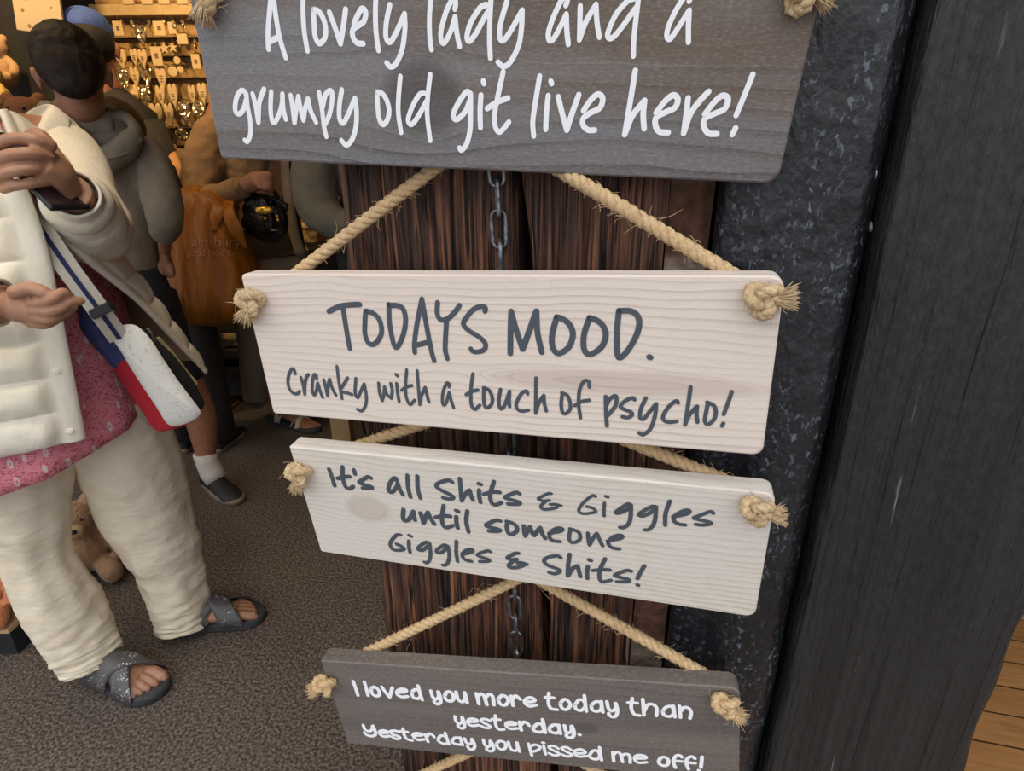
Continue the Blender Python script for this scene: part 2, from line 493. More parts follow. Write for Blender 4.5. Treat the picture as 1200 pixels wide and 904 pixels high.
def facM(u=0, v=0, z=0):
    o = fac(u, v, z)
    return Matrix(((FU.x, FN.x, 0, o.x), (FU.y, FN.y, 0, o.y), (0, 0, 1, o.z), (0, 0, 0, 1)))
LETTER = {
 (1,1): '273:5239,1418 4960,2280 4641,3415 4519,4251;273:5312,1418 5283,2375 5339,3656 5545,4671;288:4640,3867 5283,3617;269:7166,1363 7011,2264 6930,3287 6978,4299;273:7657,2245 7589,2936 7579,3577 7779,3913 8136,3644 8265,3222 8208,2736 7975,2352 7657,2245;272:8594,2371 8869,3166 9084,3904;279:9084,3904 9342,3112 9595,2220;272:10015,2911 10230,2572 10567,2179 10774,2353 10625,2784 10244,3005 9923,3203 9886,3546 10097,3840 10487,3884;261:11486,1344 11367,2229 11308,3235 11374,4209;263:12235,1988 11958,2842 11881,3520 12081,3787 12436,3415 13062,2404;264:13062,2404 13031,3166 12802,4146 12382,4854 12048,5023 11820,4824;255:14683,1330 14512,2438 14481,3438 14553,4119;257:15971,2156 16022,1870 15896,1665 15516,2197 15174,3093 15139,3622 15327,3765 15719,3182 15974,2519;259:15974,2519 16063,3273 16212,3937;264:17733,1941 17371,2113 16861,2791 16638,3457 16797,3657 17142,3308 17512,2737 17929,2131;259:18033,1271 17960,2408 17941,3584 17994,4479;261:18893,1760 18553,2820 18518,3433 18708,3611 19066,3236 19741,2186;262:19741,2186 19730,2994 19590,3847 19157,4630 18761,4874 18434,4668;257:22109,1942 22163,1718 21974,1541 21516,2376 21244,3163 21310,3561 21554,3463 21877,2923 22164,2347;259:22164,2347 22241,3058 22371,3735;253:22887,1959 22928,2695 22966,3512;261:22966,3512 23242,2692 23721,1899;251:23721,1899 23849,2685 24044,3377;250:25698,1608 25350,1742 24814,2347 24485,3169 24581,3423 24840,3326 25288,2794 25827,2026;248:25926,1367 25908,2337 25911,3474 25978,4245;246:28550,1709 28599,1484 28386,1420 28034,1922 27693,2723 27626,3222 27772,3426 27976,3217 28617,2114;248:28617,2114 28703,2892 28811,3549',
 (1,2): '272:2591,6750 2504,6522 2274,6511 1936,6849 1695,7413 1697,7751 1938,7801 2274,7481 2571,6916;271:2608,6667 2545,7306 2564,8152 2415,8964 2122,9396 1963,9331;270:3028,6657 3106,7346 3100,8249;279:3100,8249 3332,7284 3537,6836 3840,6381;267:4288,6516 4087,7375 4048,8106 4216,8215 4555,7809 4874,7187 5012,6607;266:5012,6607 4932,7351 4984,8021;266:5536,6676 5555,7445 5540,8202;274:5540,8202 5713,7607 6036,6718;265:6036,6718 6069,7430 6160,8041;272:6160,8041 6337,7478 6647,6838;265:6647,6838 6718,7467 6983,8129;261:7409,6467 7476,7390 7480,8338 7553,8933;265:7544,7224 7808,6592 8127,6353 8251,6527 8121,7153 7841,7823 7524,8252;270:8886,6293 8630,7162 8557,7881 8755,8125 9094,7698 9679,6728;271:9679,6728 9697,7460 9583,8239 9277,8984 8840,9373 8528,9113;266:11097,6346 11077,7149 11116,7803 11325,8128 11633,7842 11778,7346 11682,6810 11431,6444 11097,6346;259:12609,5502 12426,6578 12351,7493 12458,8537;261:14024,6353 13714,6440 13249,7089 12945,7802 13131,8060 13527,7675 14159,6745;256:14430,5362 14229,6532 14154,7548 14283,8922;279:16813,6325 16588,6216 16161,6707 15784,7354 15839,7675 16084,7641 16516,7226 16793,6638;279:16826,6298 16818,7271 16780,8243 16557,9025 16241,9385 16118,9265;278:17451,6361 17397,7201 17422,8103;274:17585,5629 17627,5765;269:18746,5136 18457,6387 18291,7228 18299,7923 18516,8295 18756,8179 19137,7735;282:17829,7057 18373,6727 19048,6475;267:20860,5317 20665,6691 20563,7691 20655,8451;272:21398,6287 21343,7193 21349,8067;267:21500,5552 21564,5676;282:21973,6334 22236,7100 22593,8064;291:22593,8064 22799,7292 23145,6203;283:23479,7012 23822,6490 24214,6151 24515,6345 24404,6832 23877,7115 23512,7401 23511,7743 23812,8008 24217,8011;278:26170,4931 26083,6423 25964,8187;297:25964,8187 26285,7203 26865,6402;285:26865,6402 26887,7119 27032,7847;288:27587,7000 28029,6372 28408,6093 28683,6291 28587,6711 28114,6952 27640,7229 27638,7627 27902,7966 28412,8003;281:29229,6213 29261,7050 29274,8008;291:29274,8008 29471,7043 29850,6388 30277,5870;284:30268,6988 30734,6301 31096,6038 31387,6233 31291,6700 30849,6925 30329,7214 30321,7608 30652,7962 31114,7979;269:32437,4988 32193,6073 31971,7002;285:32066,7650 31957,7984',
 (2,1): '347:6670,2555 7602,2187 8394,2069 9163,2021;341:7830,2287 7806,3975 7815,5189;335:9534,2492 9379,3083 9213,3999 9320,4637 9673,4824 10147,4499 10510,3886 10496,3122 10146,2650 9613,2470;325:11339,1981 11207,3240 11269,4563 11434,4967 11832,4541 12246,3691 12434,2867 12337,2263 11970,2050 11351,2048;313:13781,1577 13150,3458 12850,4642 12791,5264;313:13781,1577 13897,3503 14031,5083 14151,5796;333:12947,4743 13849,4499;310:14850,1787 14744,2543 14966,2936 15464,2823 15990,2384 16338,1955;314:15346,2959 15151,4141 15041,4970 15125,5594;301:18014,2307 18052,2069 17774,1992 17222,2227 16664,2825 16494,3192 16800,3581 17480,3991 17885,4445 17751,4855 17259,5026 16953,4971 16862,4824;347:19741,2265 19616,3644 19518,5019;347:19738,2310 19999,3446 20353,4697;359:20353,4697 20874,3419 21348,2230;340:21348,2230 21368,3586 21595,4851;337:22607,2556 22314,3555 22267,4291 22444,4767 22775,4856 23320,4434 23578,3693 23429,3069 23042,2705 22633,2556;328:24597,2551 24293,3489 24228,4305 24400,4784 24723,4834 25327,4351 25578,3624 25421,3054 25064,2714 24623,2550;318:26326,2078 26232,3425 26270,4674 26445,4993 26858,4558 27333,3651 27515,2863 27377,2336 26964,2082 26376,2094;327:28155,4858 28230,4891',
 (2,2): '247:2827,7359 2819,7077 2629,7007 2233,7515 2014,8143 2063,8692 2371,8985 2681,8943 2884,8777;247:3267,7625 3320,8267 3287,8971;251:3287,8971 3485,8189 3721,7632 3966,7349;243:4613,7613 4620,7346 4429,7390 4163,8011 4012,8702 4123,8970 4384,8609 4628,7982;244:4628,7982 4703,8656 4803,9115;241:5197,7679 5238,8349 5257,8961;246:5257,8961 5448,8201 5710,7615;240:5710,7615 5761,8248 5982,8863;234:6516,6584 6440,7871 6452,9096;240:6492,8336 6904,7843 7227,7427;241:6482,8572 6971,8607 7338,8716;233:7901,7420 7638,8528 7754,8936 8028,8569 8506,7810;233:8506,7810 8508,8803 8321,9490 7921,9977 7586,9873;229:9673,7673 9638,8395 9743,9017;233:9743,9017 9960,8505 10102,7939;229:10102,7939 10198,8488 10495,8797;231:10495,8797 10666,8195 10628,7646;225:11096,7617 11064,8299 11082,9006;223:11142,6944 11258,7052;219:12019,6549 11788,7607 11700,8582 11904,9171 12316,8800;226:11408,8114 11856,7827 12253,7693;217:12800,6569 12730,7867 12667,9120;226:12667,9120 12884,8435 13257,7770;220:13257,7770 13316,8341 13401,8871;215:15046,7624 15051,7386 14883,7384 14566,8002 14426,8713 14501,9017 14700,8822 15003,8036;216:15003,8036 15095,8665 15222,9156;235:16854,6577 16610,7721 16548,8814 16774,9162 17154,8828;243:16231,8121 16682,7840 17098,7714;237:17538,7537 17477,8327 17509,8869 17729,8962 18036,8620 18072,8119 17902,7694 17554,7536;234:18705,7560 18530,8418 18613,8979 18908,8722 19326,7665;232:19326,7665 19251,8284 19262,8762;229:20544,7770 20454,7567 20095,7817 19731,8537 19805,8920 20112,9046 20546,8930;224:21155,6610 21092,7829 21026,9123;233:21026,9123 21262,8384 21624,7809;227:21624,7809 21643,8356 21755,8901;223:22849,7566 22758,8354 22836,8915 23059,8978 23341,8633 23333,8152 23156,7688 22812,7537;216:24579,7031 24544,6679 24258,6643 23966,7241 23891,8191 23952,8827 24007,9211;223:23647,8369 24068,8059 24577,7928;237:25608,7600 25633,8640 25703,9639;239:25652,8219 25836,7790 26169,7520 26283,7693 26202,8219 25772,8882;232:27377,7697 27242,7584 26806,7820 26531,8195 26743,8386 27193,8559 27236,8764 26980,8953 26664,8920;230:28056,7527 27776,8307 27757,8889 27944,8974 28155,8690 28681,7871;229:28681,7871 28648,8651 28407,9589 27980,10052 27716,9948;225:29959,7713 29827,7602 29424,8018 29132,8653 29219,8976 29547,9056 29956,8955;219:30618,6642 30541,7854 30443,9144;229:30443,9144 30650,8490 31062,7855;223:31062,7855 31061,8376 31153,8919;220:31660,7573 31583,8414 31578,8818 31765,9014 32051,8698 32150,8209 31999,7745 31611,7561;214:32919,6786 32770,7531 32597,8277;222:32625,8867 32565,9042',
 (3,1): '346:3140,1810 3224,2640 3238,3375;339:4425,1429 4182,2525 4243,3385 4570,3499 4935,3249;349:3697,2631 4295,2415 4829,2304;337:5368,1611 5365,2004;336:6697,2221 6429,2160 5728,2622 5576,2803 5920,2932 6576,3089 6445,3220 5751,3309;328:8857,2211 8840,1991 8641,2033 8201,2600 7994,3241 8269,3348 8746,2814 8915,2436;329:8915,2436 8992,3065 9148,3500;321:9872,1583 9721,2690 9763,3647;318:10668,1561 10517,2682 10575,3632;315:13421,1774 13117,1647 12352,1978 12085,2325 12439,2647 13118,2980 13313,3218 12973,3392 12479,3330;310:14054,1380 13994,2446 13946,3419;322:13946,3419 14259,2829 14697,2334;313:14697,2334 14760,2867 14861,3231;310:15445,2228 15386,2783 15421,3365;307:15461,1664 15638,1713;301:16653,1315 16271,2459 16262,3186 16525,3443 17051,3181;311:15765,2577 16461,2280 17004,2240;300:18489,2167 18175,2107 17390,2619 17618,2742 18409,2942 18267,3148 17537,3218;232:20785,1853 20571,1881 19969,2298 19848,2481 20201,2569 20635,2472;236:20387,2543 19991,3056 20102,3309 20475,3294 21101,3052 21157,2854;236:20681,2821 21051,2770 21445,2813;224:23873,1701 23641,1659 23046,2328 22707,2975 22803,3264 23150,3290 23686,3120 23882,2972 23660,2726 23248,2635;224:24480,2167 24440,2727 24452,3310;222:24549,1581 24710,1640;272:26251,2103 26024,2048 25491,2577 25236,2895 25495,2887 25949,2570 26238,2251;272:26252,2139 26245,3134 26114,3754 25802,4121 25540,4147;267:27883,2018 27618,2034 27077,2496 26794,2830 27034,2928 27527,2576 27870,2128;267:27884,2054 27868,3039 27735,3654 27467,4057 27196,4115;261:28739,1415 28520,2504 28540,3492;267:29022,2670 29449,2513 29895,2303 30014,2072 29745,2054 29280,2408 29065,2751 29127,3084 29438,3264 29821,3271;257:31482,2036 31275,1939 30572,2418 30328,2598 30645,2695 31335,2806 31332,2972 30837,3121 30488,3117',
 (3,2): '362:8946,4970 8752,5822 8877,6084 9304,5839 9781,5026;359:9781,5026 9722,5479 9762,5900;358:10354,5110 10432,5670 10449,6095;363:10449,6095 10764,5423 11004,4947;354:11004,4947 11132,5466 11362,6045;331:12416,4114 12112,5292 12115,6079 12404,6238 12911,5955;341:11587,5348 12279,5100 12825,5053;333:13328,5022 13259,5565 13296,6155;330:13376,4424 13551,4486;326:14287,4336 14079,5329 14137,6405;321:16813,4914 16479,4900 15640,5476 15965,5646 16669,5756 16563,5939 15810,6037;319:17358,4907 17266,5497 17357,6011 17663,6039 18026,5651 18014,5217 17702,4962 17299,4873;316:18602,5093 18594,5615 18632,6080;321:18632,6080 18880,5460 19074,5106;314:19074,5106 19171,5631 19327,5911;318:19327,5911 19659,5337 19844,5060;312:19844,5060 19943,5616 20160,6048;278:20466,5545 20885,5356 21362,5159 21482,4941 21217,4880 20799,5145 20508,5594 20510,5985 20788,6184 21264,6170;270:22073,4872 21941,5587 22022,6059 22302,6077 22668,5789 22750,5375 22574,5006 22024,4832;268:23306,5023 23329,5599 23402,6133;273:23402,6133 23666,5463 23942,4960;266:23942,4960 24090,5393 24343,6053;267:24692,5555 25169,5333 25612,5142 25726,4904 25461,4870 25049,5133 24753,5600 24844,5983 25116,6137 25535,6145',
 (3,3): '310:8223,7662 7825,7751 7160,8585 7064,9091 7312,9418 7943,9333 8269,9104 8027,8864 7646,8722;311:8849,8204 8746,8802 8736,9452;307:8967,7576 9142,7655;305:10660,8151 10358,8071 9694,8639 9539,8981 9917,8988 10561,8346;305:10656,8175 10577,9212 10360,9987 10057,10329 9880,10299;300:12211,8159 11910,8104 11326,8598 11129,8945 11495,8989 12114,8378;300:12227,8180 12202,9165 11942,10005 11603,10327 11468,10303;294:13022,7506 12858,8569 12833,9681;300:13304,8824 13754,8649 14237,8386 14192,8124 13796,8287 13382,8739 13374,9195 13619,9392 14043,9434;289:15735,8123 15453,8091 14626,8613 14868,8806 15532,8982 15419,9181 14737,9331;317:17995,7883 17707,7960 17075,8503 17350,8651 17817,8526;323:17552,8680 17115,9291 17285,9486 17808,9360 18286,9071 18265,8943;323:17842,8890 18202,8823 18580,8911;306:21252,7748 20987,7605 20295,7883 19951,8305 20258,8702 21034,8947 21103,9195 20718,9467 20294,9417;301:21938,7272 21779,8482 21729,9507;314:21729,9507 22111,8677 22503,8308;305:22503,8308 22588,8844 22692,9383;303:23264,8228 23190,8857 23200,9479;299:23339,7571 23506,7628;293:24529,7242 24156,8416 24125,9321 24389,9567 24953,9286;303:23610,8584 24297,8363 24855,8282;293:26392,8114 26047,8117 25247,8714 25507,8855 26227,8968 26140,9215 25392,9353;286:27307,7407 27042,8114 26852,8754;298:26868,9376 26924,9403',
 (4,1): '320:2663,2211 2691,3027 2697,3907;317:3754,2184 3754,3030 3716,3837;318:4248,2881 4659,2720 4935,3122 4854,3642 4481,3813 4181,3502 4248,2881;314:5339,2626 5560,3266 5802,3826;318:5802,3826 6067,3268 6341,2633;313:6745,3151 7446,3013 7630,2793 7273,2697 6767,2977 6646,3415 7022,3663 7598,3545;309:8069,2993 8524,2648 8810,2801 8831,3402 8503,3718 8127,3593 8069,2993;304:8861,2168 8873,3196 8904,3830;303:9948,2642 9969,3339 10191,3619 10520,3334 10606,2678;302:10658,2693 10681,3519 10548,4016 10237,4200 10013,4011 10026,3857;321:11074,3203 11419,2659 11817,2701 11913,3270 11640,3682 11255,3651 11074,3203;315:12254,2567 12276,3408 12589,3678 12943,3340 13025,2550;313:13043,2548 13049,3770;311:14066,2563 14083,3110 14090,3778;312:14111,2935 14462,2558 14692,2763 14762,3271 14794,3797;311:14772,2983 15207,2542 15454,2801 15424,3754;308:15879,3100 16302,2570 16691,2735 16754,3204 16432,3649 16046,3620 15879,3100;303:17103,2547 17123,3144 17104,3658;305:17150,2948 17495,2486 17826,2869;303:18189,3147 18928,2981 19050,2745 18712,2555 18269,2857 18197,3282 18543,3563 19117,3367;285:20349,1900 20193,3037 20341,3627 20845,3708;288:19994,2408 20704,2394;287:21175,2935 21596,2465 21960,2806 21939,3236 21560,3641 21244,3425 21175,2935;284:22372,3019 22799,2390 23182,2586 23193,3151 22792,3594 22422,3452 22372,3019;278:23245,1878 23236,2910 23253,3649;281:23693,2956 24095,2492 24486,2545 24492,3249 24112,3545 23757,3422 23693,2956;277:24559,2397 24562,3053 24588,3598;276:25001,2371 25069,3093 25320,3376 25635,3032 25667,2469;275:25694,2466 25771,3205 25625,3862 25341,4037 25068,3849 25063,3640;270:27027,1796 26881,2806 27060,3514 27520,3622;272:26653,2302 27381,2292;268:27827,1807 27833,2705 27828,3560;272:27893,3068 28162,2412 28572,2305 28847,2688 28791,3527;269:29291,2962 29601,2471 30040,2424 30106,3149 29790,3480 29385,3368 29291,2962;265:30121,2297 30165,2913 30197,3508;264:30582,2249 30603,2865 30622,3506;266:30681,2811 30916,2376 31263,2430 31431,2866 31333,3518',
 (4,2): '288:11621,5518 11632,6137 11884,6350 12188,6107 12267,5562;286:12301,5544 12366,6293 12256,6778 11967,6931 11714,6717 11743,6554;287:12694,6048 13494,5921 13594,5718 13232,5623 12845,5770 12708,6184 12986,6483 13686,6331;281:14764,5672 14405,5524 14013,5636 14107,5953 14658,6299 14581,6534 14212,6592 13888,6424;278:15365,4983 15235,5821 15306,6475 15534,6653 15900,6581;280:14982,5478 15711,5442;279:16162,5984 16928,5894 17040,5692 16643,5604 16251,5784 16169,6187 16527,6437 17137,6309;309:17417,5503 17423,6055 17443,6495;310:17482,5858 17763,5501 18036,5544 18208,5848;309:18524,6075 18972,5570 19348,5638 19424,6307 19023,6530 18592,6423 18524,6075;302:19470,4975 19502,5732 19518,6545;305:19911,5984 20286,5550 20709,5552 20776,6142 20459,6467 20007,6349 19911,5984;301:20793,5467 20796,5952 20820,6498;300:21268,5463 21331,6164 21561,6293 21800,6054 21855,5490;298:21901,5462 21999,6105 21894,6643 21611,6882 21326,6752 21331,6547;301:22421,6404 22463,6414',
 (4,3): '303:2296,7677 2310,8204 2651,8420 3054,8187 3243,7689;301:3311,7644 3356,8371 3239,8813 2847,9048 2371,8974 2168,8665;303:3695,8513 4460,8419 4629,8230 4213,8134 3813,8330 3751,8690 4082,8944 4700,8793;297:5783,8146 5428,8023 4964,8152 5031,8531 5651,8747 5597,8996 5247,9092 4938,8873;294:6269,7639 6207,8312 6354,8936 6867,9105;296:5946,8018 6645,8040;295:7049,8425 7845,8326 8028,8158 7648,8076 7223,8201 7128,8634 7471,8940 8097,8801;291:8341,8134 8372,8585 8420,9066;291:8459,8372 8766,7981 9060,8152 9144,8364;290:9429,8703 9777,8155 10200,8152 10388,8832 10021,9119 9588,8958 9429,8703;285:10314,7682 10363,8440 10428,9116;287:10769,8639 11160,8195 11594,8247 11666,8882 11281,9026 10852,8866 10769,8639;283:11658,8097 11685,8557 11721,9054;283:12055,8167 12141,8691 12442,8802 12682,8571 12713,8190;281:12762,8148 12888,8829 12735,9337 12429,9515 12191,9280 12187,9115;279:13806,8085 13832,8684 14054,8939 14341,8709 14416,8183;277:14464,8142 14633,8741 14510,9313 14232,9487 13930,9334 13957,9130;277:14951,8417 15327,8073 15755,8242 15728,8794 15382,9117 15008,8904 14951,8417;274:16080,8080 16148,8802 16412,9120 16793,8878 16820,8068;272:16863,8049 16883,8584 16926,9177;270:17883,8048 17934,8759 17986,9477;271:18026,8349 18416,8116 18839,8255 18688,8678 18264,8946 18008,8981;267:19189,8105 19215,8656 19240,9177;267:19145,7766 19259,7758;266:20440,8318 20133,8062 19743,8114 19672,8352 20069,8644 20430,8873 20305,9120 19912,9175 19570,8991;263:21540,8307 21210,8057 20821,8143 20780,8341 21151,8636 21535,8860 21388,9109 21050,9156 20683,8991;264:21787,8721 22589,8576 22728,8366 22412,8135 21925,8338 21813,8752 22136,9039 22817,8889;274:23072,8716 23399,8192 23776,8121 23924,8529 23878,8933 23547,9179 23135,9051 23072,8716;268:24002,7671 24011,8449 24045,9233;267:25061,8102 25055,8713 25065,9245;268:25115,8399 25333,8098 25602,8129 25733,8550 25798,9209;267:25802,8419 26072,8199 26340,8229 26448,8585 26406,9203;266:26799,8604 27648,8484 27715,8253 27322,8147 26907,8332 26839,8801 27133,9085 27777,8938;285:28735,8666 28966,8211 29320,8148 29533,8485 29409,9018 29110,9150 28812,8991 28735,8666;278:30591,7937 30485,7774 30227,7777 29978,8169 29930,8695 30055,9247;281:30081,8440 30586,8434;276:31605,7959 31499,7777 31244,7793 30979,8159 30948,8681 31089,9262;279:31072,8497 31616,8485;274:32165,7651 32111,8314 32057,8918;280:31874,9279 31918,9286',
}
SIGN = {
 2: ((-0.19011, 0.39799, 1.08457), (0.95771, -0.28538, 0.03676), (0.04558, 0.02434, -0.99866), 0.10845),
 3: ((-0.17458, 0.39433, 0.9512), (0.9624, -0.26947, 0.03437), (0.06606, 0.10942, -0.9918), 0.10933),
 4: ((-0.1724, 0.38128, 0.74571), (0.97198, -0.19967, 0.12404), (0.12531, -0.00633, -0.9921), 0.10448),
 1: ((-0.18662, 0.3884, 1.26418), (0.98702, -0.15235, -0.05079), (-0.0341, 0.1102, -0.99332), 0.10494),
}
# ------------------------------------------------------------------ setting
M_carpet = mat('brown_carpet', (.066, .049, .038), .95, (.225, .185, .158), (150, 150, 150), 6, .40, .66, 1.0, (150, 150, 150), spec=.1, bdist=.006)
M_pave = mat('grey_paving', (.17, .17, .17), .8, (.23, .22, .21), (6, 6, 6), 5, bump=.3, bscale=(40, 40, 40))
M_wall = mat('dim_plaster', (.16, .13, .10), .9, (.20, .16, .12), (5, 5, 5), 4)
M_ceil = mat('dark_ceiling', (.22, .19, .16), .9, (.26, .23, .19), (4, 4, 4), 3)
M_ext = mat('black_fascia', (.02, .02, .02), .5, (.035, .035, .035), (8, 8, 60), 4)


def setting(name, lo, hi, m, M=None):
    b = MB()
    b.box(lo, hi, M or facM())
    return tag(b.build(name, m, smooth=False), kind='structure')


setting('floor', (-3.7, -.02, -.05), (.30, 3.6, 0), M_carpet)
setting('floor_outside', (-9, -9, -.06), (9, -.02, -.012), M_pave)
setting('ceiling', (-3.7, -.02, 2.62), (3.4, 3.6, 2.72), M_ceil)
setting('wall_back', (-3.7, 3.6, 0), (3.4, 3.7, 2.62), M_wall)
setting('wall_left', (-3.8, -.1, 0), (-3.7, 3.6, 2.62), M_wall)
setting('wall_right', (3.4, -.1, 0), (3.5, 3.6, 2.62), M_wall)
setting('trim_1', (-3.8, -.14, 2.06), (3.5, -.02, 3.0), M_ext)


# boards beyond the black beam: a warm plank floor
def plankfloor(t, b, c, nz):
    sp = t.nodes.new('ShaderNodeSeparateXYZ')
    t.links.new(c.outputs['Object'], sp.inputs[0])
    row = math_node(t, 'FLOOR', math_node(t, 'MULTIPLY', sp.outputs[1], 1 / .085))
    wn = t.nodes.new('ShaderNodeTexWhiteNoise')
    wn.noise_dimensions = '1D'
    t.links.new(row, wn.inputs['W'])
    n = nz((9, 70, 9), 6)
    f = math_node(t, 'ADD', math_node(t, 'MULTIPLY', n.outputs['Fac'], .8), math_node(t, 'MULTIPLY', wn.outputs['Value'], .3))
    col = ramp(t, f, [(.25, (.32, .13, .038)), (.55, (.52, .25, .085)), (.85, (.68, .37, .15))])
    fr = math_node(t, 'FRACT', math_node(t, 'MULTIPLY', sp.outputs[1], 1 / .085))
    edge = math_node(t, 'LESS_THAN', fr, .05)
    col = mixc(t, edge, col, (.07, .03, .012))
    t.links.new(col, b.inputs['Base Color'])


M_planks = mat('oiled_oak_boards', (.4, .2, .07), .45, extra=plankfloor)
fp = MB()
fp.box((.30, -.4, -.04), (3.4, 3.6, 0.0))
fp_o = fp.build('floor_boards', M_planks, smooth=False)
fp_o.matrix_world = facM()
tag(fp_o, kind='structure')


# rough wall end between post and black column
def brickx(t, b, c, nz):
    sp = t.nodes.new('ShaderNodeSeparateXYZ')
    t.links.new(c.outputs['Object'], sp.inputs[0])
    mp = t.nodes.new('ShaderNodeCombineXYZ')
    t.links.new(math_node(t, 'ADD', sp.outputs[0], sp.outputs[1]), mp.inputs[0])
    t.links.new(math_node(t, 'ADD', sp.outputs[2], .03), mp.inputs[1])
    br = t.nodes.new('ShaderNodeTexBrick')
    br.inputs['Scale'].default_value = 1
    br.inputs['Brick Width'].default_value = .22
    br.inputs['Row Height'].default_value = .085
    br.inputs['Mortar Size'].default_value = .022
    br.inputs['Mortar Smooth'].default_value = .5
    t.links.new(mp.outputs[0], br.inputs[0])
    n = nz((70, 70, 70), 6)
    n3 = nz((14, 14, 14), 5)
    brick = ramp(t, n.outputs['Fac'], [(.3, (.10, .055, .04)), (.7, (.30, .15, .10))])
    mort = ramp(t, n.outputs['Fac'], [(.3, (.26, .20, .16)), (.7, (.58, .47, .39))])
    k = math_node(t, 'MULTIPLY', br.outputs['Fac'], ramp(t, n3.outputs['Fac'], [(.35, .45), (.55, 1.0)]))
    t.links.new(mixc(t, k, brick, mort), b.inputs['Base Color'])
    bp = t.nodes.new('ShaderNodeBump')
    bp.inputs['Strength'].default_value = 1
    bp.inputs['Distance'].default_value = .006
    t.links.new(math_node(t, 'ADD', n.outputs['Fac'], math_node(t, 'MULTIPLY', n3.outputs['Fac'], 2)), bp.inputs['Height'])
    t.links.new(bp.outputs[0], b.inputs['Normal'])


M_brick = mat('crumbling_brick', (.2, .15, .12), .95, extra=brickx, spec=.1)
bw = MB()
# the visible end face is rough, so build it as a grid
nu, nz_ = 24, 200
vs, fs = [], []
for i in range(nz_ + 1):
    for j in range(nu + 1):
        u = .1045 + (.133 - .1045) * j / nu
        z = 2.45 * i / nz_
        d = .008 * noise.fractal(V((u * 25, 3.3, z * 25)), 1.0, 2.0, 4)
        vs.append((u, .026 + d, z))
for i in range(nz_):
    for j in range(nu):
        a = i * (nu + 1) + j
        fs.append((a, a + 1, a + nu + 2, a + nu + 1))
bw.add(vs, fs)
bw.box((.1045, .042, 0), (.133, .14, 2.45))
bw.box((.1045, .14, 0), (.30, 3.6, 2.45))
bwo = bw.build('wall_divider', M_brick, smooth=False)
bwo.matrix_world = facM()
tag(bwo, kind='structure')


# ------------------------------------------------------------------ old timber post (two timbers with a gap)
def oldoak(t, b, c, nz):
    a = nz((210, 80, 4.5), 8, .5)
    a2 = nz((520, 120, 22), 6, .6)
    a3 = nz((40, 30, 9), 5, .6)
    f = math_node(t, 'ADD', math_node(t, 'MULTIPLY', a.outputs['Fac'], .65), math_node(t, 'MULTIPLY', a2.outputs['Fac'], .35))
    col = ramp(t, f, [(.37, (.008, .005, .004)), (.44, (.045, .021, .014)), (.52, (.13, .055, .032)), (.61, (.27, .115, .055)), (.70, (.46, .23, .11))])
    col = mixc(t, math_node(t, 'MULTIPLY', ramp(t, a3.outputs['Fac'], [(.46, 0.0), (.68, 1.0)]), .7), col, (.028, .020, .019))
    ck_ = nz((300, 90, 9), 3, 1.2)
    col = mixc(t, ramp(t, ck_.outputs['Fac'], [(.36, 1.0), (.43, 0.0)]), col, (.006, .004, .0035))
    t.links.new(col, b.inputs['Base Color'])
    bp = t.nodes.new('ShaderNodeBump')
    bp.inputs['Strength'].default_value = 1.0
    bp.inputs['Distance'].default_value = .007
    t.links.new(math_node(t, 'ADD', f, math_node(t, 'MULTIPLY', ramp(t, ck_.outputs['Fac'], [(.34, 0.0), (.45, 1.0)]), .4)), bp.inputs['Height'])
    t.links.new(bp.outputs[0], b.inputs['Normal'])


M_oak = mat('weathered_oak', (.08, .04, .025), .62, extra=oldoak, spec=.35)


def timber(name, ua, ub, vfront, depth, m, label, cat, amp, nu, nz_, z1, seed, gf=(95, 3.2), sharp=1.0):
    """upright timber whose front face is furrowed along the grain; ua, ub: functions of z giving the edges"""
    b = MB()
    vs = []
    R = []
    for i in range(nz_ + 1):
        z = z1 * i / nz_
        a, e = ua(z), ub(z)
        row = []
        row.append((a, vfront + depth, z))
        row.append((a + .002, vfront + depth * .4, z))
        for j in range(nu + 1):
            s = j / nu
            u = a + (e - a) * s
            g = noise.noise(V((u * gf[0], seed, z * gf[1])))
            g2 = noise.noise(V((u * gf[0] * 3.1, seed + 9, z * gf[1] * 2.2)))
            d = -amp * (max(0, g) ** sharp * 1.6 + .35 * g2)
            rnd = min(s, 1 - s) * (e - a)
            edge = .0045 * max(0, 1 - rnd / .005) ** 2
            wob = .0035 * noise.noise(V((seed, u * 7, z * 5)))
            row.append((u, vfront - d * 1.0 + edge + wob, z))
        row.append((e - .002, vfront + depth * .4, z))
        row.append((e, vfront + depth, z))
        R.append([V(q) for q in row])
    b.rings(R, True, True)
    o = b.build(name, m, smooth=True)
    o.matrix_world = facM()
    return tag(o, label, cat)


gap = lambda z: .0075 + (1.12 - z) * .058
wv = lambda z, s: .0016 * math.sin(z * 23 + s) + .0012 * math.sin(z * 61 + s * 2)
timber('timber_post', lambda z: -.1305 + wv(z, 1), lambda z: gap(z) - .0030 + wv(z, 4), 0, .10, M_oak,
       'dark weathered oak post with orange grain, left of the black gap behind the signs', 'post', .0034, 110, 420, 2.45, 1.3)
timber('timber_post', lambda z: gap(z) + .0030 + wv(z, 2), lambda z: .1015 + wv(z, 7), .001, .10, M_oak,
       'darker narrow oak post on the right of the gap, beside the rough brick strip', 'post', .0030, 80, 420, 2.45, 5.7)


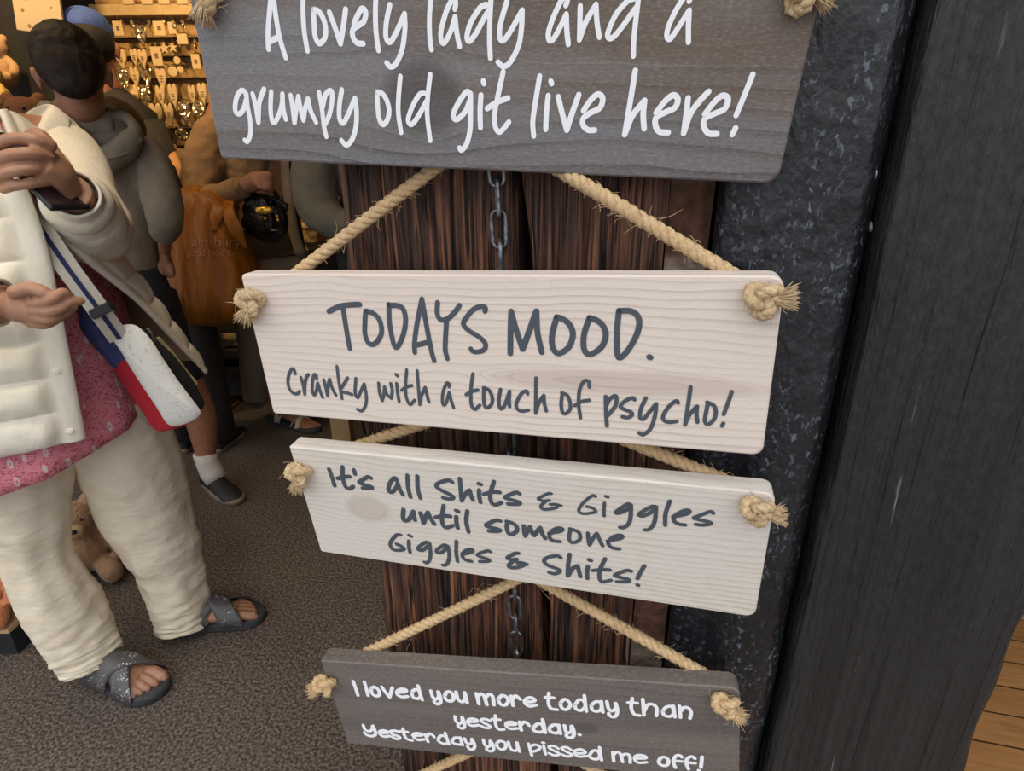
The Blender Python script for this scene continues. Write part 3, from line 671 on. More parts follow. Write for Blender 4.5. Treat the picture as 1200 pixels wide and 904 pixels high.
# ------------------------------------------------------------------ black painted column and beam
def blackpaint(t, b, c, nz):
    big = nz((9, 9, 4), 4)
    fl = nz((300, 300, 190), 6, .8)
    fl2 = nz((45, 45, 14), 3)
    col = ramp(t, big.outputs['Fac'], [(.35, (.006, .0062, .0075)), (.7, (.016, .0165, .021))])
    k = math_node(t, 'MULTIPLY', ramp(t, fl.outputs['Fac'], [(.57, 0.0), (.65, 1.0)]), ramp(t, fl2.outputs['Fac'], [(.40, 0.0), (.62, .8)]))
    col = mixc(t, k, col, (.15, .17, .21))
    t.links.new(col, b.inputs['Base Color'])
    r = ramp(t, fl2.outputs['Fac'], [(.3, .30), (.7, .50)])
    t.links.new(r, b.inputs['Roughness'])
    bp = t.nodes.new('ShaderNodeBump')
    bp.inputs['Strength'].default_value = .8
    bp.inputs['Distance'].default_value = .0035
    h = math_node(t, 'ADD', nz((95, 95, 70), 4).outputs['Fac'], math_node(t, 'MULTIPLY', nz((30, 30, 16), 3).outputs['Fac'], 1.4))
    t.links.new(h, bp.inputs['Height'])
    t.links.new(bp.outputs[0], b.inputs['Normal'])


M_black = mat('chipped_black_gloss_paint', (.012, .012, .014), .35, extra=blackpaint, spec=.5)
M_chip = mat('pale_bare_chip', (.42, .45, .48), .7, (.25, .2, .16), (300, 300, 300), 3)
cb = MB()
prof = [(.140, .12), (.1345, .012), (.139, .004), (.150, .002)]
for k in range(6):
    prof.append((.160 + .045 * k / 5, .002 - .002 * math.sin(math.pi * k / 5)))
for k in range(1, 13):
    a = math.pi / 2 * k / 12
    prof.append((.205 + .0235 * math.sin(a), .002 + .030 * (1 - math.cos(a))))
prof.append((.2285, .12))
R = []
for i in range(260):
    z = 2.45 * i / 259
    row = []
    for k, (u, v) in enumerate(prof):
        lump = .0022 * noise.noise(V((u * 22, 1.1, z * 9)))
        # a run of drips under the paint along the turn of the face
        seam = -.0030 * max(0, 1 - abs(u - .197) / .008) * max(0, noise.noise(V((2.2, 0, z * 55))) + .25)
        row.append(V((u, v + lump + seam, z)))
    R.append(row)
cb.rings(R, True, True)
col_o = cb.build('painted_column', M_black, smooth=True)
col_o.matrix_world = facM()
tag(col_o, 'lumpy black gloss-painted column with one rounded corner, right of the signs', 'column', kind='thing')


_a, _b = PD(1190, 270, FN, FD), PD(1128, 470, FN, FD)
_ua, _ub = _a.dot(FU) - FU0, _b.dot(FU) - FU0
_s = (_ua - _ub) / (_a.z - _b.z)
CK = (_ua - _s * _a.z, _s, _b.z, _a.z + .2)


def blackbeam(t, b, c, nz):
    g = nz((210, 60, 5), 5, .3)
    g2 = nz((60, 30, 3), 4)
    n = nz((260, 260, 130), 5)
    col = ramp(t, g2.outputs['Fac'], [(.35, (.016, .0155, .015)), (.7, (.026, .0255, .025))])
    k = ramp(t, n.outputs['Fac'], [(.72, 0.0), (.80, .5)])
    col = mixc(t, k, col, (.13, .12, .11))
    sp = t.nodes.new('ShaderNodeSeparateXYZ')
    t.links.new(c.outputs['Object'], sp.inputs[0])
    # one long scratched streak along the grain
    sx_ = math_node(t, 'ABSOLUTE', math_node(t, 'SUBTRACT', math_node(t, 'MULTIPLY_ADD', sp.outputs[2], .03, sp.outputs[0]), .300))
    st = math_node(t, 'MULTIPLY', math_node(t, 'LESS_THAN', sx_, .0011), ramp(t, nz((300, 100, 22), 4).outputs['Fac'], [(.57, 0.0), (.67, .45)]))
    col = mixc(t, st, col, (.30, .30, .31))
    # drying crack that slants down the grain
    cx_ = math_node(t, 'ADD', math_node(t, 'MULTIPLY_ADD', sp.outputs[2], CK[1], CK[0]), math_node(t, 'MULTIPLY', math_node(t, 'SUBTRACT', nz((3, 3, 14), 3).outputs['Fac'], .5), .006))
    cd_ = math_node(t, 'ABSOLUTE', math_node(t, 'SUBTRACT', sp.outputs[0], cx_))
    cm = math_node(t, 'MULTIPLY', math_node(t, 'LESS_THAN', cd_, .00055), math_node(t, 'MULTIPLY', math_node(t, 'GREATER_THAN', sp.outputs[2], CK[2]), math_node(t, 'LESS_THAN', sp.outputs[2], CK[3])))
    col = mixc(t, cm, col, (.002, .002, .002))
    t.links.new(col, b.inputs['Base Color'])
    bp = t.nodes.new('ShaderNodeBump')
    bp.inputs['Strength'].default_value = 1.0
    bp.inputs['Distance'].default_value = .006
    t.links.new(math_node(t, 'ADD', g.outputs['Fac'], math_node(t, 'MULTIPLY', nz((170, 170, 60), 4).outputs['Fac'], .5)), bp.inputs['Height'])
    t.links.new(bp.outputs[0], b.inputs['Normal'])


M_beam = mat('matt_black_timber_paint', (.02, .02, .02), .52, extra=blackbeam, spec=.4)
timber('timber_upright', lambda z: .2305 + wv(z, 3) * .6, lambda z: .374 + wv(z, 5) * 1.2 - .010 * max(0, 1 - z), .000, .126, M_beam,
       'broad matt black timber upright with vertical grain, at the right edge', 'post', .0011, 110, 420, 2.45, 11.1, (120, 2.2), 1.0)
# drying crack along the upright and pale chips of the column's paint
for px, py, w_, h_, rot in ((944, 330, 4.5, 5.5, .3), (934, 325, 2, 2.5, -.5), (926, 366, 6, 2, .2), (1026, 205, 2.0, 5, -.3), (1021, 266, 1.8, 5.5, .3), (957, 83, 2.5, 2, 0), (1026, 96, 1.8, 2.2, .2), (1013, 66, 2.5, 3.5, .2), (1010, 58, 3.5, 4.5, .4)):
    c = PD(px, py, FN, FD + .0012)
    for _ in range(3):
        u_ = c.dot(FU) - FU0
        sa = min(1, max(0, (u_ - .205) / .0235))
        c = PD(px, py, FN, FD + .0022 + .030 * (1 - math.sqrt(1 - sa * sa)))
    b = MB()
    s_ = pxsize(c)
    n_ = 14
    ring = [c + FU * (math.cos(a + rot) * w_ * s_ * (1 + .25 * math.sin(3 * a + px))) + V((0, 0, math.sin(a) * h_ * s_ * (1 + .2 * math.cos(2 * a + py)))) for a in [2 * math.pi * j / n_ for j in range(n_)]]
    b.rings([[q + FN * .005 for q in ring], [c.lerp(q, .9) - FN * .0002 for q in ring]], True, True)
    ch_p = b.build('paint_chip', M_chip)
    ch_p.parent = col_o
    ch_p.matrix_parent_inverse = col_o.matrix_basis.inverted()

# ------------------------------------------------------------------ signs
M_jute = mat('jute', (.50, .33, .17), .85, (.68, .50, .29), (420, 420, 420), 3, .3, .7, .6, (700, 700, 700), spec=.15, bdist=.0008)
M_pale_jute = mat('pale_jute', (.44, .30, .16), .85, (.68, .52, .32), (420, 420, 420), 3, .3, .7, .6, (700, 700, 700), spec=.15, bdist=.0008)
M_white_vinyl = mat('white_vinyl', (.90, .905, .94), .45, (.92, .925, .95), (90, 90, 90), 2)
M_slate_vinyl = mat('slate_grey_vinyl', (.060, .074, .092), .5, (.072, .086, .105), (120, 120, 120), 2)


def strand_rope(b, path, R=.0042, pitch=.017, fuzz=60, n=6, rs=None):
    path = resample(path, .0022)
    k = len(path)
    u = V((.3, .2, 1))
    fr = []
    for i in range(k):
        tdir = (path[min(i + 1, k - 1)] - path[max(0, i - 1)]).normalized()
        u = (u - tdir * u.dot(tdir)).normalized()
        fr.append((u.copy(), tdir.cross(u)))
    L = 0
    lens = [0]
    for i in range(1, k):
        L += (path[i] - path[i - 1]).length
        lens.append(L)
    for s in range(3):
        pp = []
        for i in range(k):
            a = 2 * math.pi * (lens[i] / pitch + s / 3)
            pp.append(path[i] + (fr[i][0] * math.cos(a) + fr[i][1] * math.sin(a)) * R * .47)
        b.tube(pp, R * .62, n)
    for _ in range(fuzz):
        i = random.randrange(1, k - 1)
        a = random.random() * 6.28
        d = fr[i][0] * math.cos(a) + fr[i][1] * math.sin(a)
        tdir = (path[i + 1] - path[i - 1]).normalized() * random.choice((-1, 1))
        p0 = path[i] + d * R * .9
        l = random.uniform(.002, .0065) * (2.2 if random.random() < .08 else 1)
        p1 = p0 + tdir * l * .5 + d * l * .35 + V((random.uniform(-1, 1), random.uniform(-1, 1), random.uniform(-1, 1))) * l * .2
        p2 = p1 + tdir * l * .35 + d * l * .3 + V((random.uniform(-1, 1), random.uniform(-1, 1), random.uniform(-1, 1) - .3)) * l * .35
        b.tube(catmull([p0, p1, p2], 3), [.00016] * 6 + [.00006], 3)


def knot_mesh(b, c, ax, az, ay, R=.0035, size=.0078, tail=(-.5, -1.0), tail_len=.011):
    """an overhand knot at c; ax right, az up, ay away from the board; tail: direction of the frayed end"""
    pp = []
    for i in range(72):
        t = 2 * math.pi * i / 72
        x = math.sin(t) + 2 * math.sin(2 * t)
        y = math.cos(t) - 2 * math.cos(2 * t)
        z = -math.sin(3 * t)
        pp.append(c + (ax * x + az * y) * size * .36 + ay * (z * size * .42 + size * .75))
    strand_rope(b, pp + pp[:1], R, .011, 26)
    td = (ax * tail[0] + az * tail[1]).normalized()
    sd = td.cross(ay).normalized()
    p0 = c + td * size * .35 + ay * size * .9
    strand_rope(b, [p0, p0 + td * tail_len * .55 + ay * .001], R * 1.0, .013, 6)
    for _ in range(190):
        a = random.random() * 6.28
        r = R * math.sqrt(random.random()) * 1.15
        q0 = p0 + td * tail_len * .35 + (sd * math.cos(a) + ay * math.sin(a)) * r * .8
        spread = random.uniform(.6, 1.5)
        q1 = q0 + td * tail_len * random.uniform(.35, .6) + (sd * math.cos(a) + ay * math.sin(a)) * r * .5 * spread
        q2 = q1 + td * tail_len * random.uniform(.15, .42) + (sd * math.cos(a) + ay * math.sin(a)) * r * .45 * spread + V((random.uniform(-1, 1), random.uniform(-1, 1), random.uniform(-1, 1))) * .0012
        b.tube([q0, q1, q2], [.00042, .00036, .00012], 4)


def ribbon(b, pts, wd, y):
    pts = catmull([V((x, 0, z)) for x, z in pts], 7)
    q = [pts[0]]
    for p_ in pts[1:]:
        if (p_ - q[-1]).length > 1e-6:
            q.append(p_)
    pts = q
    r = wd * .56
    k = len(pts)
    vs, fs = [], []
    nrm = []
    for i in range(k):
        d = pts[min(i + 1, k - 1)] - pts[max(0, i - 1)]
        d = d.normalized() if d.length > 1e-9 else V((1, 0, 0))
        nrm.append(V((-d.z, 0, d.x)))
    # taper the pen stroke very slightly at its ends
    for i in range(k):
        f = 1.0 if 0 < i < k - 1 else .96
        vs += [pts[i] + nrm[i] * r * f + V((0, y, 0)), pts[i] - nrm[i] * r * f + V((0, y, 0))]
    for i in range(k - 1):
        fs.append((2 * i, 2 * i + 1, 2 * i + 3, 2 * i + 2))
    b.add(vs, fs)
    # discs at every knot of the stroke keep the outer side of tight bends full
    for i in range(0, k):
        if i not in (0, k - 1) and i % 3:
            continue
        n = 14
        ring = [pts[i] + V((math.cos(2 * math.pi * j / n) * r * .97, y - 1e-6 * (1 + i % 7), math.sin(2 * math.pi * j / n) * r * .97)) for j in range(n)]
        b.add(ring, [tuple(range(n))])


def hang_rope(A, Bp, nail, sag=0.0):
    """one rope from the back of hole A up over the nail to hole B"""
    top = nail
    return [A, A.lerp(top, .5) + V((0, 0, -sag)), top + (A - top).normalized() * .010 , top + V((0, 0, .004)), top + (Bp - top).normalized() * .010, Bp.lerp(top, .5) + V((0, 0, -sag)), Bp]


SGT = .015


def sign(k, m, vinyl, label, words, radius, holes, nail_px, tails, jute, origin=None, drop=0.0):
    o, ex, ey, h = SIGN[k]
    o, ex, ey = V(o) - V((0, 0, drop)), V(ex).normalized(), V(ey)
    ez = -(ey - ex * ey.dot(ex)).normalized()
    eyv = ez.cross(ex)
    W = .35
    c = o + ex * W / 2 - ez * h / 2
    mw = Matrix(((ex.x, eyv.x, ez.x, c.x), (ex.y, eyv.y, ez.y, c.y), (ex.z, eyv.z, ez.z, c.z), (0, 0, 0, 1)))
    root = thing('hanging_sign', label, 'sign', mw=mw, group=None)
    # board
    out = []
    for (cx, cz, a0, r) in ((W / 2, h / 2, 0, radius[1]), (-W / 2, h / 2, 90, radius[0]), (-W / 2, -h / 2, 180, radius[3]), (W / 2, -h / 2, 270, radius[2])):
        for i in range(6):
            a = math.radians(a0 + 18 * i)
            sx_, sz_ = (1 if cx > 0 else -1), (1 if cz > 0 else -1)
            out.append(V((cx - sx_ * r + r * math.cos(a), 0, cz - sz_ * r + r * math.sin(a))))
    n = len(out)
    b = MB()
    # front ring inset for a soft arris, then sides, then back
    cen = V((0, 0, 0))
    ins = lambda p_, d: V((p_.x - math.copysign(min(d, abs(p_.x)), p_.x), 0, p_.z - math.copysign(min(d, abs(p_.z)), p_.z)))
    rr = [[ins(p_, .0011) for p_ in out], [p_ + V((0, .0009, 0)) for p_ in out], [p_ + V((0, SGT - .0009, 0)) for p_ in out], [ins(p_, .0011) + V((0, SGT, 0)) for p_ in out]]
    b.rings(rr, True, True)
    bo = b.build('board', m, root, smooth=False, local=True)
    # writing
    for ln, txt in words:
        lb = MB()
        for i, st in enumerate(LETTER[(k, ln)].split(';')):
            wd, ps = st.split(':')
            pts = [tuple(float(q) * 1e-5 for q in p_.split(',')) for p_ in ps.split()]
            ribbon(lb, [(x - W / 2, h / 2 - z) for x, z in pts], float(wd) * 1e-5, -.00022 - i * 2.5e-6)
        lo = lb.build('lettering', vinyl, root, smooth=False, local=True)
        lo['label'] = txt
    # rope and knots (world space)
    rb = MB()
    hp = []
    for (px, py), tl in zip(holes, tails):
        q = PD(px, py, eyv, eyv.dot(c))
        hp.append(q)
        kb = MB()
        Mi = mw.inverted()
        knot_mesh(kb, q, ex, ez, -eyv, tail=tl)
        kb.v = [Mi @ x for x in kb.v]
        kb.build('knot', jute, root, local=True)
    A = hp[0] + eyv * (SGT - .002)
    Bp = hp[1] + eyv * (SGT - .002)
    nail = PD(nail_px[0], nail_px[1], FN, FD - .0065)
    strand_rope(rb, catmull(hang_rope(A, Bp, nail), 8), .0045, .019, 230)
    Mi = mw.inverted()
    rb.v = [Mi @ x for x in rb.v]
    rb.build('hanging_rope', M_jute, root, local=True)
    return root


M_s2 = plank('whitewashed_pine', (.775, .675, .59), (.44, .33, .285), 190, ((.235 - .175 + .03, -.012, .085, .0075, 1.3),), .3, 1.0, .6, ((.75, .635, .56), .6), .16, grit=.2)
M_s3 = plank('whitewashed_pine_with_knot', (.73, .665, .58), (.44, .355, .29), 200, ((-.117, .0015, .020, .0125, 5.0),), 2.1, .9, .6, ((.72, .67, .62), .5), .16, grit=.25)
M_s1 = plank('grey_stained_pine_with_knot', (.178, .168, .176), (.036, .028, .026), 95, ((-.036, -.013, .024, .020, 6.0),), 4.2, 1.3, .5, ((.145, .106, .078), .95), .45, .45, .004, (2.5, 2.5, 24), .55, ((.24, .232, .238), .55), .55)
M_s4 = plank('brown_grey_stained_pine', (.145, .118, .104), (.045, .035, .032), 150, ((.055, -.004, .011, .006, 2.0),), 6.4, .9, .5, ((.100, .085, .080), .8), .45, .45, .004, (4, 4, 24), .5, ((.175, .150, .130), .6))

sign(1, M_s1, M_white_vinyl, 'dark grey hanging sign with white words about a lovely lady, cut off at the top', ((1, 'white words A lovely lady and a'), (2, 'white words grumpy old git live here!')),
     (.004, .006, .008, .0025), ((249, -7), (936, -9)), (585, -190), ((-.4, -1), (1, -.2)), M_pale_jute)
sign(2, M_s2, M_slate_vinyl, "whitewashed wooden sign reading TODAYS MOOD, second from the top", ((1, 'slate grey words TODAYS MOOD.'), (2, 'slate grey words Cranky with a touch of psycho!')),
     (.004, .007, .006, .0025), ((300, 351), (893, 348)), (573, 148), ((-.55, -1), (1, .1)), M_pale_jute)
sign(3, M_s3, M_slate_vinyl, "whitewashed wooden sign about giggles, tilted, with a round knot near its left end", ((1, "slate grey words It's all Shits & Giggles"), (2, 'slate grey words until someone'), (3, 'slate grey words Giggles & Shits!')),
     (.0015, .007, .007, .002), ((355, 551), (886, 592)), (600, 462), ((-.3, -1), (1, -.05)), M_pale_jute)
sign(4, M_s4, M_white_vinyl, "small brown-grey sign with white words about yesterday, at the bottom", ((1, 'white words I loved you more today than'), (2, 'white words yesterday.'), (3, 'white words Yesterday you pissed me off!')),
     (.0015, .007, .006, .002), ((384, 797), (849, 819)), (619, 673), ((-1, -.45), (1, -.9)), M_jute)


# a fifth sign hangs below the frame: only its rope shows
def below():
    root = thing('hanging_sign', 'jute rope of another sign, rising out of the bottom edge of the frame', 'sign', loc=fac(-.0, -.03, .56))
    b = MB()
    A = PD(352, 975, FN, FD - .020)
    Bp = PD(842, 985, FN, FD - .020)
    x0, z0 = A.dot(FU) - FU0, (A.z + Bp.z) / 2
    b.box((x0 - .012, -.035, z0 - .085), (x0 + .338, -.020, z0 + .020), facM())
    b.build('board', M_s4, root, smooth=False, bevel=.002)
    rb = MB()
    nail = PD(611, 853, FN, FD - .0065)
    strand_rope(rb, catmull(hang_rope(A, Bp, nail), 8), .0045, .019, 160)
    rb.build('hanging_rope', M_jute, root)


below()

# ------------------------------------------------------------------ chain on the post
M_steel = mat('tarnished_steel', (.10, .105, .115), .42, (.34, .35, .37), (220, 220, 220), 4, metallic=.9)
ctop = PD(582, 175, FN, FD - .004)
cbot = PD(608, 800, FN, FD - .004)
ch = thing('chain', 'thin tarnished steel chain running down the left oak post behind the signs', 'chain', loc=cbot)
pitch = .0195
axis = (cbot - ctop).normalized()
nl = int((cbot - ctop).length / pitch)
for i in range(nl):
    c = ctop.lerp(cbot, (i + .5) / nl)
    side = (FU if i % 2 == 0 else (FU * .35 - FN * .94)).normalized()
    side = (side - axis * side.dot(axis)).normalized()
    pp = []
    for j in range(20):
        a = 2 * math.pi * j / 20
        cx, cy = math.cos(a), math.sin(a)
        pp.append(c + side * (.0050 * cx) + axis * (.0050 * cy + math.copysign(.0075, cy) * min(1, abs(cy) * 3)) - FN * .0025)
    b = MB()
    n = 7
    rs = []
    for j in range(20):
        tdir = (pp[(j + 1) % 20] - pp[j - 1]).normalized()
        nn = axis.cross(side).normalized()
        mm = tdir.cross(nn).normalized()
        rs.append([pp[j] + nn * .00155 * math.cos(2 * math.pi * q / n) + mm * .00155 * math.sin(2 * math.pi * q / n) for q in range(n)])
    rs.append(rs[0])
    b.rings(rs, False, True)
    b.build('link', M_steel, ch)

# ------------------------------------------------------------------ people
def proj(p):
    q = V(p) - V((0, 0, CAM_H))
    d = V((q.dot(V((_rt.x, _fw.x, _up.x))), q.dot(V((_rt.y, _fw.y, _up.y))), q.dot(V((_rt.z, _fw.z, _up.z)))))
    return 600 + d.x / d.z * FPX, 452 + d.y / d.z * FPX


def pts_of(L):
    """list of (px, py, F, half width in px) -> points and radii in metres"""
    ps = [P(a[0], a[1], a[2]) for a in L]
    out = []
    for a, p in zip(L, ps):
        q = p - V((0, 0, CAM_H))
        k = pxsize(p) * FPX / q.length          # off-axis things look wider through a wide lens
        out.append(a[3] * pxsize(p) * (.25 + .75 * k))
    return ps, out


def limb(mb, L, n=14, sub=5, flat=None, up=None, round_end=False):
    ps, rs = pts_of(L)
    fl = lin([a[4] if len(a) > 4 else (flat or 1.0) for a in L], sub) if len(L) > 2 else None
    if len(L) > 2:
        mb.tube(catmull(ps, sub), lin(rs, sub), n, fl, up, True, round_end)
    else:
        mb.tube(ps, rs, n, flat, up, True, round_end)


def wrinkle(o, amp, sc, seed=0.0, along=None, ridge=False):
    me = o.data
    bm = bmesh.new()
    bm.from_mesh(me)
    bm.normal_update()
    for v in bm.verts:
        q = V((v.co.x * sc[0], v.co.y * sc[1], v.co.z * sc[2] + seed))
        d = noise.fractal(q, 1.0, 2.0, 3)
        if ridge:
            d = .5 - abs(d) * 2
        v.co += v.normal * (amp * d)
    bm.to_mesh(me)
    bm.free()
    me.polygons.foreach_set('use_smooth', [True] * len(me.polygons))


def finger(mb, pts, r0, r1, n=8):
    ps = catmull([P(*q) for q in pts], 4)
    k = len(ps)
    mb.tube(ps, [r0 + (r1 - r0) * i / (k - 1) for i in range(k)], n, round_end=True)


SK = (.40, .20, .125)
M_skin = mat('warm_skin', (.36, .18, .105), .5, (.42, .22, .135), (60, 60, 60), 4, bump=.15, bscale=(350, 350, 350), sss=.06)
M_skin2 = mat('tanned_skin', (.34, .155, .09), .5, (.40, .19, .115), (60, 60, 60), 4, bump=.12, bscale=(350, 350, 350), sss=.06)
M_nail = mat('finger_nail', (.55, .33, .27), .3)
M_puff = mat('cream_quilted_nylon', (.89, .82, .67), .55, (.92, .86, .73), (25, 25, 25), 4, bump=.5, bscale=(70, 70, 45), spec=.4, bdist=.004)
M_lining = mat('beige_lining', (.42, .33, .20), .8, (.50, .40, .27), (60, 60, 60), 4, bump=.3, bscale=(90, 90, 90))
M_linen = mat('stone_linen', (.74, .64, .49), .9, (.79, .70, .555), (30, 30, 30), 4, bump=.55, bscale=(13, 13, 24), spec=.1, bdist=.02)


def paisley(t, b, c, nz):
    def vor(scale, off, feat='F1'):
        mp = t.nodes.new('ShaderNodeMapping')
        mp.inputs['Scale'].default_value = scale
        mp.inputs['Location'].default_value = off
        t.links.new(c.outputs['Object'], mp.inputs[0])
        v = t.nodes.new('ShaderNodeTexVoronoi')
        v.feature = feat
        v.inputs['Scale'].default_value = 1
        t.links.new(mp.outputs[0], v.inputs[0])
        return v
    scroll = nz((48, 48, 48), 2, 3.2)
    k = ramp(t, scroll.outputs['Fac'], [(.48, 0.0), (.50, 1.0), (.54, 1.0), (.56, 0.0)])
    col = mixc(t, k, (.76, .27, .32), (.44, .075, .12))
    v1 = vor((60, 60, 26), (.3, .1, .7))
    drop = math_node(t, 'LESS_THAN', v1.outputs['Distance'], .26)
    core = math_node(t, 'LESS_THAN', v1.outputs['Distance'], .11)
    keep = math_node(t, 'GREATER_THAN', math_node(t, 'FRACT', math_node(t, 'MULTIPLY', v1.outputs['Color'], 7.3)), .30)
    col = mixc(t, math_node(t, 'MULTIPLY', drop, keep), col, (.74, .58, .58))
    col = mixc(t, math_node(t, 'MULTIPLY', core, keep), col, (.60, .28, .22))
    t.links.new(col, b.inputs['Base Color'])


M_shirt = mat('pink_paisley_cotton', (.5, .1, .16), .85, extra=paisley, spec=.1)


def glitter(t, b, c, nz):
    v = t.nodes.new('ShaderNodeTexVoronoi')
    v.inputs['Scale'].default_value = 420
    t.links.new(c.outputs['Object'], v.inputs[0])
    f = math_node(t, 'GREATER_THAN', math_node(t, 'FRACT', math_node(t, 'MULTIPLY', v.outputs['Color'], 9.7)), .86)
    n = nz((30, 30, 30), 3)
    f = math_node(t, 'MULTIPLY', f, ramp(t, n.outputs['Fac'], [(.5, 0.0), (.62, 1.0)]))
    t.links.new(mixc(t, f, (.085, .080, .082), (.75, .80, .88)), b.inputs['Base Color'])
    t.links.new(math_node(t, 'MULTIPLY', f, .7), b.inputs['Metallic'])


M_glit = mat('grey_glitter_strap', (.08, .08, .08), .45, extra=glitter)
M_sole = mat('dark_grey_sole', (.035, .037, .042), .75, (.055, .058, .064), (80, 80, 80), 3)
M_black = M_black
M_blackcloth = mat('black_cloth', (.010, .010, .012), .85, (.016, .016, .019), (40, 40, 40), 3)
M_hair = mat('dark_brown_hair', (.010, .006, .004), .6, (.030, .016, .009), (50, 50, 50), 6, bump=.5, bscale=(380, 380, 160), bdist=.003, spec=.3)
M_greyhair = mat('grey_hair', (.16, .15, .14), .55, (.36, .34, .32), (40, 40, 120), 4, bump=.8, bscale=(60, 60, 200), bdist=.004)


def head(mb, c, M, s=1.0):
    """a head with face: M turns local axes (x right, y towards the face, z up) into the place"""
    def at(x, y, z):
        return c + M @ V((x * s, y * s, z * s))

    def bl(p, r):
        mb.ball(at(*p), tuple(q * s for q in r), M.to_3x3() if hasattr(M, 'to_3x3') else M)
    bl((0, -.008, .028), (.074, .093, .084))
    bl((0, .030, -.030), (.056, .060, .078))
    bl((0, .052, -.085), (.030, .026, .020))
    bl((0, .092, -.022), (.012, .020, .013))
    mb.tube([at(0, .078, .022), at(0, .096, -.020)], [.008 * s, .012 * s], 8)
    bl((0, .082, -.058), (.022, .010, .006))
    bl((0, .079, -.067), (.019, .010, .006))
    for k in (-1, 1):
        bl((k * .034, .062, -.012), (.022, .022, .020))
        bl((k * .030, .072, .028), (.022, .014, .009))
        bl((k * .076, -.004, -.004), (.008, .017, .030))
        bl((k * .083, -.010, .006), (.006, .014, .018))


def eyes(root, c, M, s=1.0):
    for k in (-1, 1):
        b = MB()
        b.ball(c + M @ V((k * .031 * s, .0725 * s, .006 * s)), .0105 * s, nu=12, nv=8)
        e_ = b.build('eye', M_eye, root)
        b = MB()
        b.ball(c + M @ V((k * .031 * s, .0790 * s, .005 * s)), .0055 * s, nu=12, nv=8)
        b.build('iris', M_iris, e_)


M_eye = mat('eye', (.55, .52, .48), .25)
M_iris = mat('dark_iris', (.03, .018, .010), .15)


def R3(yaw, pitch=0, roll=0):
    return (Matrix.Rotation(math.radians(yaw), 3, 'Z') @ Matrix.Rotation(math.radians(pitch), 3, 'X') @ Matrix.Rotation(math.radians(roll), 3, 'Y'))


# ================================================== woman in the cream jacket
WC = V((-1.0, 1.1, 0))
ga = math.radians(-15)
G = V((math.cos(ga), math.sin(ga), 0))
Lf = V((-math.sin(ga), math.cos(ga), 0))
woman = thing('person', 'woman in open cream quilted jacket, pink paisley shirt and stone trousers, holding a phone', 'person', loc=WC)


def ell(phi, a, bb, z, c=None):
    ph = math.radians(phi)
    return (c or WC) + G * (a * math.cos(ph)) + Lf * (bb * math.sin(ph)) + V((0, 0, z))


# body: one skin running from the head to arms, hands, legs and feet
bd = MB()
hc = V((-.955, 1.075, 1.435))
HM = R3(-105, -18)
head(bd, hc, HM)
bd.tube([V((-1.0, 1.1, 1.24)), V((-.985, 1.09, 1.30)), hc + V((-.02, .01, -.05))], [.062, .055, .055], 14)
bd.tube([V((-1.0, 1.1, .66)), V((-1.0, 1.1, .85)), V((-1.0, 1.1, 1.1)), V((-1.0, 1.1, 1.25))], [.14, .125, .13, .06], 18, 1.2, up=G)
shL, shR = V((-.95, 1.27, 1.205)), V((-1.055, .93, 1.205))
elL, elR = P(104, 262, 1.10), P(-200, 330, .78)
wrL, wrR = P(84, 224, .935), P(6, 356, .80)
for a, b_, c in ((shL, elL, wrL), (shR, elR, wrR)):
    bd.tube([WC + V((0, 0, 1.2)), a], [.07, .06], 10)
    bd.tube(catmull([a, b_, c], 6), lin([.050, .042, .027], 6), 12)
# left hand round the phone
limb(bd, [(86, 226, .935, 18), (70, 203, .915, 26), (50, 190, .895, 27)], 14, 5, .62, up=V((0, 0, 1)))
for pts, r0, r1 in (((((58, 170, .90), (40, 164, .885), (12, 163, .875), (-8, 172, .88))), .0105, .0085),
                    ((((56, 184, .895), (36, 180, .873), (8, 183, .862), (-14, 193, .875))), .0108, .0088),
                    ((((54, 198, .893), (34, 198, .870), (10, 202, .862), (-8, 211, .874))), .0102, .0082),
                    ((((54, 212, .893), (36, 215, .876), (16, 218, .87), (4, 222, .876))), .0090, .0072)):
    finger(bd, pts, r0 * .97, r1 * .97)
finger(bd, [(66, 186, .93), (44, 158, .95), (20, 178, .955), (2, 192, .95)], .0125, .009)
# right hand, fingertips pinched together
limb(bd, [(4, 357, .80, 19), (20, 360, .80, 23), (42, 364, .798, 19)], 14, 5, .75, up=V((0, 0, 1)))
for pts, r0, r1 in (((((18, 342, .79), (36, 338, .78), (52, 343, .778), (64, 349, .785))), .0125, .0095),
                    ((((38, 356, .79), (60, 352, .777), (73, 343, .785), (79, 347, .79))), .0105, .0085),
                    ((((40, 364, .79), (64, 364, .78), (82, 354, .79), (94, 353, .80))), .0105, .0080),
                    ((((38, 372, .795), (60, 374, .785), (76, 366, .795), (86, 360, .805))), .0100, .0078),
                    ((((34, 378, .80), (52, 381, .795), (66, 375, .80), (76, 369, .81))), .0088, .0070)):
    finger(bd, pts, r0 * .84, r1 * .84)


def floor_pt(px, py, z=0.0):
    d = P(px, py, 1.0) - V((0, 0, CAM_H))
    t = (z - CAM_H) / d.z
    return V((0, 0, CAM_H)) + d * t


def footframe(heel, toe):
    d = (toe - heel)
    d.z = 0
    L = d.length
    d = d.normalized()
    return heel, d, V((-d.y, d.x, 0)), L


